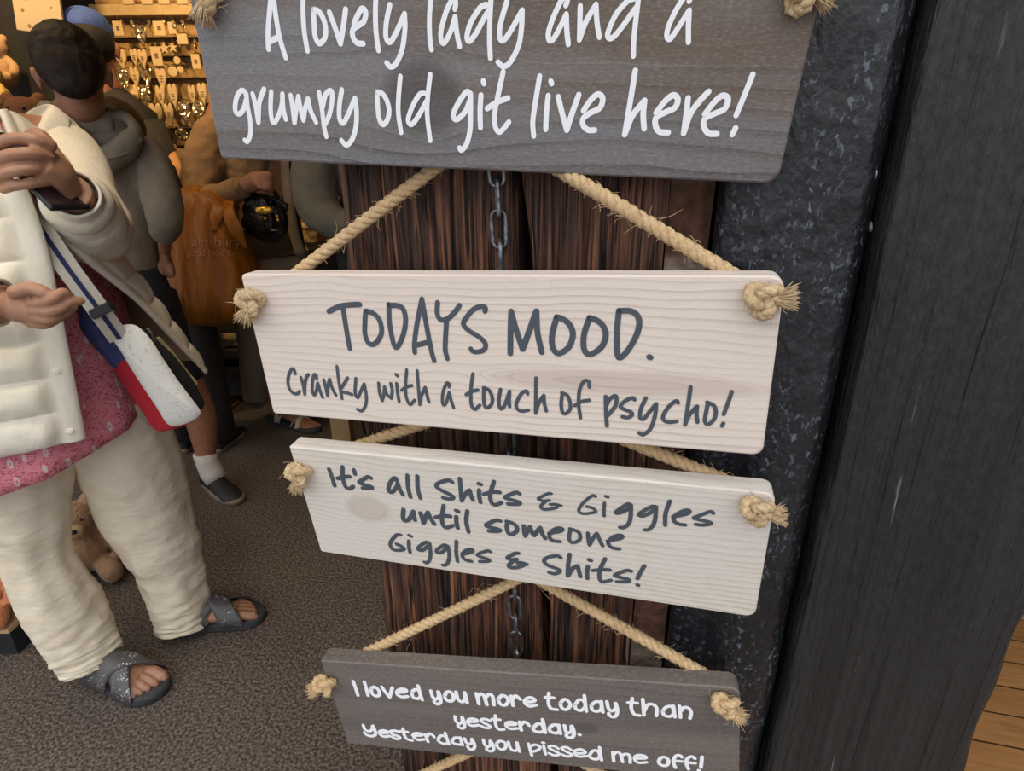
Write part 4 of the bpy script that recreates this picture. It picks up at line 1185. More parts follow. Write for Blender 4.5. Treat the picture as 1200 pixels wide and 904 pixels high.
FEET = [(floor_pt(101, 789), floor_pt(193, 817), 1), (floor_pt(187, 743), floor_pt(313, 722), -1)]
ANK = []
for heel, toe, side in FEET:
    h, d, l, L = footframe(heel, toe)
    A = lambda x, y, z: h + d * (x * L) + l * (y * side) + V((0, 0, z))
    bd.tube(catmull([A(.10, 0, .052), A(.30, 0, .056), A(.55, .002, .048), A(.74, .004, .038)], 4), lin([.030, .034, .038, .036], 4), 14, lin([1.0, .9, .62, .38], 4), up=l)
    bd.tube([A(.17, 0, .05), A(.17, 0, .10), A(.165, 0, .15)], [.033, .031, .029], 14)
    ANK.append(A(.17, 0, .12))
    for i, (y, x1, r) in enumerate(((.026, .915, .0125), (.006, .90, .0092), (-.010, .875, .0086), (-.024, .845, .0080), (-.036, .81, .0074))):
        bd.tube(catmull([A(.68, y * .85, .036), A((.68 + x1) / 2, y, .038), A(x1 - .03, y, .031), A(x1, y, .027)], 3), lin([r * 1.1, r * 1.05, r, r * .8], 3), 8, round_end=True)
LEG_R = [(8, 470, 1.04, 78), (20, 545, 1.05, 63), (30, 600, 1.05, 51), (40, 648, 1.05, 44), (61, 691, 1.045, 47), (79, 722, 1.04, 46), (95, 750, 1.035, 43), (103, 766, 1.03, 40), (107, 774, 1.028, 39)]
LEG_L = [(118, 465, 1.15, 64), (150, 535, 1.18, 59), (169, 592, 1.195, 55), (187, 635, 1.195, 47), (198, 664, 1.195, 39), (207, 695, 1.19, 36), (213, 718, 1.185, 34), (215, 731, 1.18, 34)]
for LL, an in ((LEG_R, ANK[0]), (LEG_L, ANK[1])):
    ps, rs = pts_of(LL)
    bd.tube(catmull([ps[0] + V((0, 0, .06))] + ps[1:6] + [an + V((0, 0, .10)), an], 4), lin([.060, .052, .044, .036, .032, .030, .030, .030], 4), 12)
bd.build('body', M_skin, woman, remesh=.0024, smooth_it=2)
eyes(woman, hc, HM)
hb = MB()
hb.ball(hc + HM @ V((0, -.022, .045)), (.088, .098, .092), HM)
hb.ball(hc + HM @ V((0, -.055, -.03)), (.085, .055, .10), HM)
for k in (-1, 1):
    hb.tube(catmull([hc + HM @ V((k * .07, .0, .06)), hc + HM @ V((k * .085, .0, -.03)), hc + HM @ V((k * .082, .01, -.12))], 4), lin([.025, .03, .012], 4), 10)
hb.build('hair', M_greyhair, woman, remesh=.006)
# toe and finger nails
for heel, toe, side in FEET:
    h, d, l, L = footframe(heel, toe)
    nb = MB()
    for y, x1, r in ((.026, .915, .0125), (.006, .90, .0092), (-.010, .875, .0086), (-.024, .845, .0080), (-.036, .81, .0074)):
        p = h + d * (x1 * L - .004) + l * (y * side) + V((0, 0, .0285 + r * .72))
        nb.ball(p, (r * .62, r * .62, r * .22), nu=10, nv=6)
    nb.build('toenails', M_nail, woman)['label'] = 'painted toenails'

# trousers
tb = MB()


def leg(LL, seed):
    b = MB()
    ps, rs = pts_of(LL)
    sub = 12
    path = catmull(ps, sub)
    rad = lin(rs, sub)
    n = 44
    k = len(path)
    u = V((1, 0, 0))
    R = []
    for i in range(k):
        tdir = (path[min(i + 1, k - 1)] - path[max(0, i - 1)]).normalized()
        u = (u - tdir * u.dot(tdir)).normalized()
        w_ = tdir.cross(u)
        low = max(0, (i / k - .55) / .45)
        ring = []
        for j in range(n):
            a = 2 * math.pi * j / n
            q = V((math.cos(a) * 2.2, math.sin(a) * 2.2, i / sub * 1.55 + seed + .9 * math.cos(a)))
            f = noise.noise(q)
            f2 = noise.noise(V((math.cos(a) * 1.3 + 4, math.sin(a) * 1.3, i / sub * (.5 + 2.6 * low) + seed)))
            sl = noise.noise(V((i / sub * 2.6 + .8 * math.cos(a + seed), math.cos(a) * .7, seed * 3 + math.sin(a) * .7)))
            f = .5 * f + (1.3 * low + .5) * (.42 - abs(sl) * 2.2)
            crease = .075 * math.exp(-((((a - 1.9 * math.pi + math.pi) % (2 * math.pi)) - math.pi) / .16) ** 2)
            f3 = noise.noise(V((math.cos(a) * 2.6 + seed, math.sin(a) * 2.6, i / sub * .55 + i / sub * math.cos(a) * .25)))
            d = 1 + .030 * f + (.04 + .05 * low) * f2 + .085 * f3 + crease
            ring.append(path[i] + (u * math.cos(a) + w_ * math.sin(a)) * rad[i] * d)
        R.append(ring)
    # turned hem: an inner wall so that the cuff has thickness
    inner = [[c.lerp(q, .93) for q in ring] for c, ring in zip(path[::-1][:8], R[::-1][:8])]
    b.rings(R + inner, True, True)
    return b


for LL, seed in ((LEG_R, 1.7), (LEG_L, 6.2)):
    l_ = leg(LL, seed)
    tb.add(l_.v, l_.f)
tb.tube([WC + V((-.02, .03, .60)), WC + V((-.02, .02, .70)), WC + V((-.02, .01, .82))], [.10, .135, .13], 20, 1.15, up=G)
tb.build('trousers', M_linen, woman)

# shirt
sb = MB()
R = []
hem = {}
for i in range(26):
    s = i / 25
    z = .652 + (1.24 - .652) * s
    ring = []
    for j in range(60):
        phi = 360 * j / 60
        a = .198 - .03 * s - .05 * max(0, s - .75) * 4 * .5
        bb = .208 - .03 * s
        ph = math.radians(phi)
        if s > .85:
            a *= 1 - (s - .85) * 2.5
            bb *= 1 - (s - .85) * 2.0
        dz = (-.020 + .055 * math.sin(ph + .35)) * (1 - s) ** 2
        fold = 1 + (.022 * math.sin(phi / 360 * 2 * math.pi * 9 + 1.2) + .014 * math.sin(phi / 360 * 2 * math.pi * 17)) * (1 - s) ** 1.3
        ring.append(ell(phi, a * fold, bb * fold, z + dz))
    R.append(ring)
inner = [[V((WC.x, WC.y, q.z)).lerp(q, .985) for q in ring] for ring in R[:12]]
sb.rings(inner[::-1] + R, False, True)
sb.build('shirt', M_shirt, woman)

# jacket
NL = 190


def edge(Ls):
    return resample_n(catmull([P(*q) for q in Ls], 8), NL)


def resample_n(pts, n):
    Lg = [0]
    for a, b_ in zip(pts, pts[1:]):
        Lg.append(Lg[-1] + (b_ - a).length)
    out = []
    j = 0
    for i in range(n):
        s = Lg[-1] * i / (n - 1)
        while j < len(Lg) - 2 and Lg[j + 1] < s:
            j += 1
        d = Lg[j + 1] - Lg[j]
        out.append(pts[j].lerp(pts[j + 1], (s - Lg[j]) / d if d else 0))
    return out


ER = edge([(101, 514, .955), (88, 450, .94), (77, 395, .935), (66, 340, .935), (56, 295, .94), (42, 250, .95), (27, 212, .96), (10, 172, .985), (-8, 128, 1.03)])
EL = edge([(243, 437, 1.235), (205, 398, 1.16), (163, 354, 1.09), (127, 325, 1.04), (96, 300, 1.005), (66, 268, .985), (38, 215, .975), (16, 172, 1.0), (2, 128, 1.05)])
NB = 9                                           # stitched baffles from hem to shoulder
R = []
for k in range(NL):
    s = k / (NL - 1)
    z = .675 + (1.275 - .675) * s
    if s < .8:
        a, bb = .215 - .02 * s, .245 - .03 * s
    else:
        q = (s - .8) / .2
        a, bb = .199 - .115 * q ** 1.5, .221 - .10 * q ** 1.6
    ctrl = [ER[k]]
    for phi in (-52, -80, -110, -145, -180, -215, -245):
        zz = z
        if phi == -52:
            zz = z * .45 + ER[k].z * .55
        if phi == -245:
            zz = z * .6 + EL[k].z * .4
        ctrl.append(ell(phi, a, bb * (1 - .06 * (s > .9)), zz))
    m1 = ell(-285, a, bb, z * .35 + EL[k].z * .65).lerp(EL[k], .45) + V((.012, .05, .012)) * (1 - s)
    ctrl += [m1, EL[k]]
    ring = resample_n(catmull(ctrl, 16), 190)
    R.append(ring)
# puff the baffles outwards
n = len(R[0])
Rp = []
for k, ring in enumerate(R):
    s = k / (NL - 1)
    ph = (s * NB) % 1.0
    puff = abs(math.sin(math.pi * ph)) ** .55
    row = []
    arc = [0.0]
    for j in range(1, n):
        arc.append(arc[-1] + (ring[j] - ring[j - 1]).length)
    for j, p in enumerate(ring):
        tgt = ring[min(j + 1, n - 1)] - ring[max(0, j - 1)]
        up_ = R[min(k + 1, NL - 1)][j] - R[max(0, k - 1)][j]
        nn = up_.cross(tgt)
        nn = nn.normalized() if nn.length > 1e-9 else V((0, 0, 0))
        e = min(arc[j], arc[-1] - arc[j])        # distance from the front edges
        plk = min(1.0, (e - .034) / .02) if e > .034 else 0
        band = math.sin(math.pi * e / .034) ** .4 if 0 < e < .034 else 0
        crk = .0035 * noise.noise(V((arc[j] * 60, s * NB * 1.3, 3.0))) * (1 - .6 * puff) + .003 * noise.noise(p * 30)
        row.append(p + nn * ((.0165 * puff + crk) * plk * (1 - .62 * max(0, min(1, (arc[j] - arc[-1] + .34) / .12))) + .0045 * band))
    Rp.append(row)
jb = MB()
inner = [[p.copy() for p in ring] for ring in R]
# inner skin, slightly inside
for k, ring in enumerate(R):
    for j, p in enumerate(ring):
        tgt = ring[min(j + 1, n - 1)] - ring[max(0, j - 1)]
        up_ = R[min(k + 1, NL - 1)][j] - R[max(0, k - 1)][j]
        nn = up_.cross(tgt)
        nn = nn.normalized() if nn.length > 1e-9 else V((0, 0, 0))
        inner[k][j] = p - nn * .005
jb.rings([o_ + i_[::-1] for o_, i_ in zip(Rp, inner)], False, True)
m_ = 2 * n
jb.f += [(j, m_ - 1 - j, m_ - 2 - j, j + 1) for j in range(n - 1)]
top0 = (NL - 1) * m_
jb.f += [(top0 + j, top0 + j + 1, top0 + m_ - 2 - j, top0 + m_ - 1 - j) for j in range(n - 1)]
jo = jb.build('jacket', M_puff, woman)
jo.data.materials.append(M_lining)
for poly in jo.data.polygons:
    js = [vi % m_ for vi in poly.vertices]
    if min(js) >= n:
        poly.material_index = 1


# sleeves: quilted tubes with gathered cuffs
def sleeve(path, rad, nbaf, name='sleeve', cuff=.9, seed=0):
    b = MB()
    sub = 14
    pp = catmull(path, sub)
    rr = lin(rad, sub)
    k = len(pp)
    u = V((0, 0, 1))
    R = []
    N = 40
    for i in range(k):
        tdir = (pp[min(i + 1, k - 1)] - pp[max(0, i - 1)]).normalized()
        u = (u - tdir * u.dot(tdir)).normalized()
        w_ = tdir.cross(u)
        s = i / (k - 1)
        puff = abs(math.sin(math.pi * s * nbaf)) ** .55
        if s > cuff:
            puff = .35 + .3 * math.sin(s * 160)
        R.append([pp[i] + (u * math.cos(2 * math.pi * j / N) + w_ * math.sin(2 * math.pi * j / N)) * (rr[i] * (.90 + .11 * puff + .05 * noise.noise(V((math.cos(2 * math.pi * j / N) * 1.8, math.sin(2 * math.pi * j / N) * 1.8, s * 9 + seed))))) for j in range(N)])
    inn = [[c.lerp(q, .88) for q in ring] for c, ring in zip(pp[::-1][:10], R[::-1][:10])]
    b.rings(R + inn, True, True)
    return b.build(name, M_puff, woman)


sleeve([V((-.965, 1.235, 1.225)), shL + V((.02, -.01, -.02)), elL + V((0, .0, 0)), elL.lerp(wrL, .55), wrL + (wrL - elL).normalized() * -.012], [.078, .075, .070, .058, .040], 5, seed=2)
sleeve([V((-1.04, .97, 1.225)), shR + V((.01, -.02, -.02)), elR, elR.lerp(wrR, .55), wrR + (wrR - elR).normalized() * -.006], [.078, .075, .066, .052, .037], 5, seed=5)
# press studs down the front band
for k in (8, 46, 92):
    b = MB()
    arc_ = 0
    j_ = 0
    while arc_ < .016:
        arc_ += (R[k][j_ + 1] - R[k][j_]).length
        j_ += 1
    p = Rp[k][j_]
    nn = V((.45, -.85, .1)).normalized()
    Q = nn.to_track_quat('Z', 'Y').to_matrix()
    b.ball(p + nn * .001, (.0065, .0065, .0022), Q, 16, 8)
    b.build('press_stud', M_puff, woman)

# sandals
for heel, toe, side in FEET:
    h, d, l, L = footframe(heel, toe)
    A = lambda x, y, z: h + d * (x * L) + l * (y * side) + V((0, 0, z))
    b = MB()
    outl = []
    prof_ = [(-.005, .0), (.0, .018), (.06, .029), (.2, .033), (.42, .030), (.62, .037), (.78, .045), (.9, .042), (.97, .028), (1.0, .006), (.985, -.014), (.93, -.032), (.82, -.045), (.66, -.046), (.45, -.037), (.25, -.034), (.07, -.030), (.0, -.018)]
    oc = catmull([V((x, y, 0)) for x, y in prof_], 3, True)
    th = lambda x: .024 + .012 * max(0, .5 - x)
    rs = []
    for f, zz in ((.96, 0), (1.0, .006), (1.0, .8), (.985, 1.0)):
        rs.append([A(.5 + (q.x - .5) * f, q.y * f, (zz if zz < .1 else zz * th(q.x))) for q in oc])
    b.rings(rs, True, True)
    b.build('sandal_sole', M_sole, woman)
    for (x0, x1, flip) in ((.36, .74, 1), (.72, .42, -1)):
        sbm = MB()
        R = []
        for i in range(17):
            t_ = i / 16
            y = .050 - .100 * t_
            x = x0 + (x1 - x0) * t_
            wdt = .112
            lift = .004 if flip < 0 else 0
            row = []
            for jx in range(7):
                xx = x + wdt * 2 * (jx / 6 - .5)
                top = .104 - .055 * max(0, xx - .30) - .055 * max(0, xx - .5)
                hz = .014 + (top - .014) * max(0, 1 - (abs(y) / .051) ** 2.4) ** .6
                row.append(A(xx, y, hz + lift))
            R.append(row)
        for row0, row1 in zip(R, R[1:]):
            nb_ = len(sbm.v)
            sbm.v += row0 + row1
            sbm.f += [(nb_ + i, nb_ + i + 1, nb_ + 8 + i, nb_ + 7 + i) for i in range(6)]
        so = sbm.build('sandal_strap', M_glit, woman, solid=.0035)
        bm = bmesh.new()
        bm.from_mesh(so.data)
        bmesh.ops.remove_doubles(bm, verts=bm.verts, dist=1e-5)
        bm.to_mesh(so.data)
        bm.free()
        for p_ in so.data.polygons:
            p_.use_smooth = True

# phone in her left hand
M_phone = mat('black_phone_case', (.012, .013, .018), .3)
M_screen = mat('dark_phone_screen', (.05, .03, .035), .08)
ph = thing('phone', 'black smartphone held in the raised hand of the woman in the cream jacket', 'phone', loc=P(40, 215, .90))
p0, p1 = P(2, 186, .888), P(60, 246, .875)
ax = (p1 - p0).normalized()
px_ = P(75, 240, .905) - P(60, 246, .875)
sd = (px_ - ax * px_.dot(ax)).normalized()
nm = ax.cross(sd)
Mp = Matrix(((ax.x, sd.x, nm.x, p1.x), (ax.y, sd.y, nm.y, p1.y), (ax.z, sd.z, nm.z, p1.z), (0, 0, 0, 1)))
b = MB()
b.box((-.145, 0, -.0045), (0, .070, .0045), Mp)
b.build('case', M_phone, ph, smooth=False, bevel=.003)
b = MB()
b.box((-.139, .004, .0046), (-.006, .066, .0052), Mp)
b.box((-.139, .004, -.0052), (-.006, .066, -.0046), Mp)
b.build('screen', M_screen, ph, smooth=False)

# ================================================== cross-body bag
M_eyelet = mat('white_broderie_cotton', (.78, .765, .71), .85, (.62, .60, .55), (130, 130, 130), 2, .62, .70, .6, (140, 140, 140), spec=.1, bdist=.003)
M_red = mat('red_cotton', (.42, .008, .020), .85, (.50, .012, .028), (150, 150, 150), 3, bump=.3)
M_navy = mat('navy_cotton', (.030, .036, .12), .85, (.045, .055, .17), (60, 60, 60), 3, bump=.3, bscale=(60, 60, 60))
M_strap = mat('off_white_webbing', (.66, .62, .52), .9, (.60, .56, .46), (500, 500, 500), 2)
M_stripe = mat('navy_webbing_stripe', (.020, .028, .10), .9)
M_blackplast = mat('black_plastic_buckle', (.02, .021, .022), .35)
bag = thing('handbag', 'small white embroidered crossbody bag with red and navy side, worn by the woman in cream', 'handbag', loc=P(175, 440, 1.0))
front_px = [(128, 391), (139, 383), (154, 381), (166, 388), (178, 402), (192, 424), (207, 446), (222, 466), (233, 481), (233, 487), (224, 495), (208, 500), (197, 499), (185, 480), (168, 455), (152, 430), (139, 408)]
BF = [P(x, y, 1.000 + .00015 * (y - 440)) for x, y in front_px]
cen = sum(BF, V((0, 0, 0))) / len(BF)
nb_ = (BF[9] - BF[0]).cross(BF[4] - BF[13]).normalized()
if nb_.y > 0:
    nb_ = -nb_
back_off = P(157, 449, 1.03) - P(175, 440, 1.000)
b = MB()
oc = catmull(BF, 3, True)
rs = []
for f, o_ in ((.0, .012), (.5, .010), (.8, .006), (.95, .002), (1.0, -.003)):
    rs.append([cen.lerp(q, f) + nb_ * o_ for q in oc])
b.rings(rs, False, True)
b.build('front_panel', M_eyelet, bag)
b = MB()
nav = MB()
rs = [[cen.lerp(q, g) + nb_ * -.003 + back_off * f for q in oc] for f, g in ((0, 1.0), (.15, 1.02), (.5, 1.03), (.85, 1.01), (1.0, .95))]
n = len(oc)
for j in range(n):
    tgt = nav if (j >= n - 5 or j < 12) else b
    k0 = len(tgt.v)
    for r_ in rs:
        tgt.v += [r_[j], r_[(j + 1) % n]]
    for i in range(len(rs) - 1):
        tgt.f.append((k0 + 2 * i, k0 + 2 * i + 2, k0 + 2 * i + 3, k0 + 2 * i + 1))
b.v += rs[-1]
b.f.append(tuple(range(len(b.v) - n, len(b.v))))
b.build('gusset', M_red, bag)['label'] = 'red side of the bag'
nav.build('top_panel', M_navy, bag)['label'] = 'navy top of the bag'
# navy zipped mouth that shows at the upper left
b = MB()
limb(b, [(100, 362, 1.03, 12), (112, 382, 1.03, 20), (128, 400, 1.03, 22), (140, 420, 1.03, 16)], 16, 5, .6, round_end=True)
b.build('zipped_mouth', M_navy, bag)
# strap


def webbing(name, L, hw, m, lift=0.0, parent=None, hw_list=None):
    ps = catmull([P(*q) for q in L], 8)
    b = MB()
    k = len(ps)
    for i in range(k):
        tdir = (ps[min(i + 1, k - 1)] - ps[max(0, i - 1)]).normalized()
        view = (ps[i] - V((0, 0, CAM_H))).normalized()
        nn = V((.55, -.80, .2)).normalized()
        s_ = tdir.cross(nn).normalized()
        nn = s_.cross(tdir).normalized()
        w_ = hw
        b.v += [ps[i] + s_ * w_ + nn * (lift + .001), ps[i] - s_ * w_ + nn * (lift + .001), ps[i] - s_ * w_ + nn * (lift - .001), ps[i] + s_ * w_ + nn * (lift - .001)]
    for i in range(k - 1):
        a = 4 * i
        for q in range(4):
            b.f.append((a + q, a + (q + 1) % 4, a + 4 + (q + 1) % 4, a + 4 + q))
    b.f += [(3, 2, 1, 0), (4 * k - 4, 4 * k - 3, 4 * k - 2, 4 * k - 1)]
    return b.build(name, m, parent, smooth=False)


SL = [(-40, 120, 1.12), (0, 195, 1.0), (48, 268, .965), (80, 315, .955), (106, 350, .955), (122, 372, .96), (140, 397, .985)]
st = webbing('strap', SL, .0165, M_strap, 0, bag)
st['label'] = 'off-white webbing strap with a navy stripe'
webbing('stripe', SL, .0036, M_stripe, .0012, bag)
b = MB()
q = P(119, 364, .952)
dx = (P(134, 356, .956) - P(106, 370, .956)).normalized()
dn_ = (P(126, 376, .956) - P(114, 356, .956))
dn_ = (dn_ - dx * dn_.dot(dx)).normalized()
nn = dx.cross(dn_)
Mb = Matrix(((dx.x, dn_.x, nn.x, q.x), (dx.y, dn_.y, nn.y, q.y), (dx.z, dn_.z, nn.z, q.z), (0, 0, 0, 1)))
b.box((-.021, -.0085, -.006), (.021, .0085, .006), Mb)
b.build('buckle', M_blackplast, bag, smooth=False, bevel=.003)
b = MB()
limb(b, [(172, 385, 1.03, 3), (177, 392, 1.03, 3.5), (181, 402, 1.03, 3)], 8, 4, .6)
b.build('clip', M_steel, bag)
# second, dark bag half hidden behind it
bag2 = thing('handbag', 'black bag with a tan edge, almost hidden behind the white embroidered bag', 'handbag', loc=P(210, 450, 1.10))
b = MB()
limb(b, [(176, 402, 1.09, 10), (195, 425, 1.095, 14), (212, 450, 1.10, 16), (226, 472, 1.10, 14)], 16, 5, .7, round_end=True)
b.build('pouch', M_blackcloth, bag2)
b = MB()
limb(b, [(186, 398, 1.12, 4), (202, 418, 1.125, 5.5), (216, 438, 1.13, 6.5), (227, 450, 1.13, 6)], 12, 4, .6, round_end=True)
b.build('tan_edge', mat('tan_canvas', (.42, .33, .19), .85, (.36, .27, .15), (90, 90, 90), 3), bag2)


# ================================================== man in the grey hooded top, seen from behind
M_hood = mat('taupe_sweatshirt', (.235, .205, .165), .95, (.265, .232, .188), (50, 50, 50), 4, bump=.35, bscale=(40, 40, 30), spec=.1, bdist=.006)
M_navyc = mat('dark_navy_cloth', (.012, .014, .022), .9, (.018, .020, .032), (30, 30, 30), 3, bump=.3, bscale=(30, 30, 18), bdist=.006)
M_sock = mat('white_sock', (.70, .66, .62), .9, (.62, .58, .55), (200, 200, 60), 3)
M_shoe = mat('black_trainer', (.012, .012, .014), .6, (.02, .02, .024), (120, 120, 120), 3)
M_shoesole = mat('taupe_trainer_sole', (.22, .17, .14), .7)
foot = floor_pt(262, 578)
man = thing('person', 'man with short dark hair seen from behind, in a taupe hooded top and dark shorts', 'person', loc=V((foot.x - .2, foot.y - .1, 0)))
b = MB()
mh = P(87, 91, 1.70)
MM = R3(30, -22, -4)
head(b, mh, MM, 1.02)
limb(b, [(90, 104, 1.70, 26), (91, 118, 1.71, 26), (92, 135, 1.74, 30), (98, 160, 1.76, 40)], 16, 4, .95)
limb(b, [(128, 300, 1.78, 40), (115, 230, 1.77, 46), (104, 180, 1.77, 50), (98, 155, 1.77, 40)], 16, 4, .6, up=V((1, 0, 0)))
limb(b, [(170, 170, 1.78, 16), (188, 235, 1.74, 13), (193, 265, 1.72, 11), (193, 292, 1.80, 8)], 12, 4)
limb(b, [(42, 172, 1.74, 16), (28, 235, 1.70, 13), (40, 285, 1.66, 9)], 12, 4)
limb(b, [(193, 292, 1.80, 8), (195, 308, 1.82, 9), (198, 316, 1.82, 7)], 10, 4, .8, round_end=True)
for dx_ in (-6, -2, 2, 6):
    finger(b, [(195 + dx_ * .8, 308, 1.815), (197 + dx_, 318, 1.81), (198 + dx_ * .8, 324, 1.815)], .0095, .0075)
finger(b, [(190, 306, 1.81), (187, 313, 1.80), (190, 320, 1.80)], .010, .008)
# right leg to the shoe, left leg hidden by the woman
fa = foot + V((-.055, .03, .075))
limb(b, [(165, 345, 1.80, 36), (196, 420, 1.86, 30)], 12)
kn = P(205, 425, 1.86)
b.tube(catmull([P(178, 360, 1.82), kn, P(233, 482, 1.92), fa + V((0, 0, .05)), fa], 6), lin([.075, .062, .056, .034, .036], 6), 14)
lf = V((foot.x - .30, foot.y - .12, 0))
b.tube(catmull([P(110, 360, 1.80), lf + V((.02, 0, .46)), lf + V((0, .02, .12)), lf + V((0, .0, .05))], 5), lin([.078, .06, .036, .036], 5), 12)
b.build('body', M_skin2, man, remesh=.006, smooth_it=4)
eyes(man, mh, MM, 1.02)
b = MB()
b.ball(mh + MM @ V((0, -.014, .042)), (.083, .099, .086), MM)
b.ball(mh + MM @ V((0, -.048, .008)), (.077, .062, .082), MM)
b.ball(mh + MM @ V((0, .03, .085)), (.062, .06, .036), MM)
b.ball(mh + MM @ V((0, -.064, -.045)), (.055, .032, .045), MM)
ho = b.build('hair', M_hair, man, remesh=.0035, smooth_it=14)
txh = bpy.data.textures.new('hair_tufts', 'CLOUDS')
txh.noise_scale = .016
txh.noise_depth = 3
md = ho.modifiers.new('tufts', 'DISPLACE')
md.texture = txh
md.strength = .0045
md.mid_level = .5
b = MB()
R_ = [(134, 322, 1.80, 57), (133, 317, 1.80, 60), (131, 312, 1.80, 59), (130, 300, 1.795, 62), (126, 275, 1.785, 64), (120, 240, 1.775, 69), (112, 205, 1.77, 74), (107, 178, 1.77, 78), (104, 156, 1.77, 74), (100, 140, 1.765, 60), (95, 128, 1.76, 42), (92, 120, 1.75, 30)]
limb(b, R_, 48, 6, .62, up=V((1, 0, 0)))
limb(b, [(160, 168, 1.78, 26), (176, 192, 1.77, 27), (188, 225, 1.74, 25), (193, 252, 1.72, 23), (192, 268, 1.73, 19), (190, 280, 1.76, 12)], 24, 6)
limb(b, [(52, 168, 1.76, 26), (38, 195, 1.74, 27), (30, 235, 1.71, 24), (38, 282, 1.67, 15)], 24, 6)
hd = b.build('hooded_top', M_hood, man, remesh=.008, smooth_it=9)
tx = bpy.data.textures.new('cloth_folds', 'CLOUDS')
tx.noise_scale = .075
md = hd.modifiers.new('folds', 'DISPLACE')
md.texture = tx
md.strength = .014
md.mid_level = .5
# hood lying on the back
b = MB()
hl = [(46, 128, 1.745, 9), (58, 127, 1.72, 13), (76, 146, 1.69, 18), (96, 174, 1.66, 21), (118, 190, 1.665, 20), (146, 174, 1.69, 18), (160, 153, 1.72, 13), (148, 139, 1.755, 10), (130, 134, 1.77, 8)]
limb(b, hl, 18, 6, .8)
limb(b, [(66, 132, 1.735, 14), (90, 145, 1.725, 22), (112, 152, 1.725, 24), (138, 150, 1.74, 16)], 16, 5, .8)
h2 = b.build('hood', M_hood, man, remesh=.007, smooth_it=10)
md = h2.modifiers.new('folds', 'DISPLACE')
md.texture = tx
md.strength = .02
from mathutils.bvhtree import BVHTree as _BV
_hv = _BV.FromPolygons([v.co.copy() for v in h2.data.vertices], [tuple(p.vertices) for p in h2.data.polygons])
b = MB()
ln = []
for q in catmull([V((x, y, 0)) for x, y in ((60, 124), (76, 140), (94, 160), (108, 176), (118, 186), (134, 184), (150, 178), (164, 164))], 6):
    o_ = V((0, 0, CAM_H))
    d_ = (P(q.x, q.y, 1.0) - o_).normalized()
    h_ = _hv.ray_cast(o_, d_)
    if h_[0] is not None:
        ln.append(h_[0] + d_ * .004)
if len(ln) > 3:
    b.tube(ln, .0075, 8, round_end=True)
    b.build('hood_edge', M_hood, man, remesh=.003, smooth_it=4)
b = MB()
limb(b, [(90, 119, 1.715, 27), (94, 126, 1.722, 31), (98, 135, 1.735, 35)], 24, 4, .9)
b.build('collar', mat('charcoal_collar', (.07, .068, .062), .9), man)
b = MB()
limb(b, [(140, 316, 1.80, 55), (150, 345, 1.80, 56), (165, 375, 1.80, 50)], 24, 5, .7, up=V((1, 0, 0)))
limb(b, [(170, 345, 1.82, 38), (184, 385, 1.84, 36), (200, 425, 1.86, 31), (210, 448, 1.87, 29)], 20, 5)
limb(b, [(120, 345, 1.78, 38), (112, 395, 1.76, 36), (108, 440, 1.75, 32)], 20, 5)
b.build('shorts', M_navyc, man, remesh=.009, smooth_it=4)
b = MB()
b.tube([fa + V((-.003, 0, .085)), fa + V((0, 0, .05)), fa + V((.01, 0, 0)), fa + V((.03, -.01, -.03))], [.040, .040, .043, .04], 18)
b.build('sock', M_sock, man)


def trainer(ankle, d, parent, sc=1.0):
    d = V(d).normalized()
    l = V((-d.y, d.x, 0))
    g = V((ankle.x, ankle.y, 0))
    A = lambda x, y, z: g + d * (x * sc) + l * (y * sc) + V((0, 0, z * sc))
    b = MB()
    R = []
    for x, w_, h_ in ((-.075, .020, .050), (-.068, .032, .075), (-.03, .037, .082), (.01, .038, .080), (.06, .041, .066), (.11, .045, .052), (.155, .042, .042), (.185, .028, .034), (.195, .012, .028)):
        R.append([A(x, w_ * math.cos(a), .018 + (h_ - .018) * max(0, math.sin(a)) ** .8 if math.sin(a) > 0 else .016) for a in [2 * math.pi * j / 20 for j in range(20)]])
    b.rings(R, True, True)
    b.build('shoe_upper', M_shoe, parent)
    b = MB()
    oc = catmull([V(q) for q in ((-.08, 0, 0), (-.07, .032, 0), (0, .040, 0), (.10, .049, 0), (.17, .044, 0), (.203, .012, 0), (.19, -.026, 0), (.11, -.047, 0), (0, -.040, 0), (-.07, -.030, 0))], 3, True)
    b.rings([[A(q.x * f, q.y * f, z) for q in oc] for f, z in ((.95, 0), (1, .006), (1, .020), (.96, .026))], True, True)
    b.build('shoe_sole', M_shoesole, parent)


trainer(fa + V((.01, 0, 0)), (.78, -.62, 0), man, .92)
trainer(lf, (.8, -.5, 0), man, .92)

# ================================================== woman in brown with the orange carrier bag
M_card = mat('brown_knit', (.30, .185, .095), .95, (.34, .215, .115), (60, 60, 60), 4, bump=.4, bscale=(60, 60, 40), spec=.1, bdist=.004)
M_coat = mat('dark_brown_cloth', (.030, .019, .013), .9, (.042, .027, .018), (40, 40, 40), 3, bump=.3, bscale=(30, 30, 20), bdist=.005)
M_greyb = mat('grey_brown_trouser_cloth', (.26, .20, .155), .95, (.30, .23, .18), (30, 30, 30), 3, bump=.4, bscale=(60, 60, 12), bdist=.005)
M_strapw = mat('cream_woven_strap', (.50, .44, .34), .85, (.62, .56, .46), (300, 300, 300), 3)
wb = thing('person', 'woman in brown knit and grey-brown trousers with an orange bag on her arm', 'person', loc=P(330, 480, 2.45) * 1.0 - V((0, 0, P(330, 480, 2.45).z)))
b = MB()
bh = P(300, 52, 2.45)
BM = R3(-35, -15)
head(b, bh, BM)
limb(b, [(300, 70, 2.46, 20), (300, 110, 2.46, 30), (303, 190, 2.46, 42), (310, 270, 2.45, 40)], 14, 4, .7)
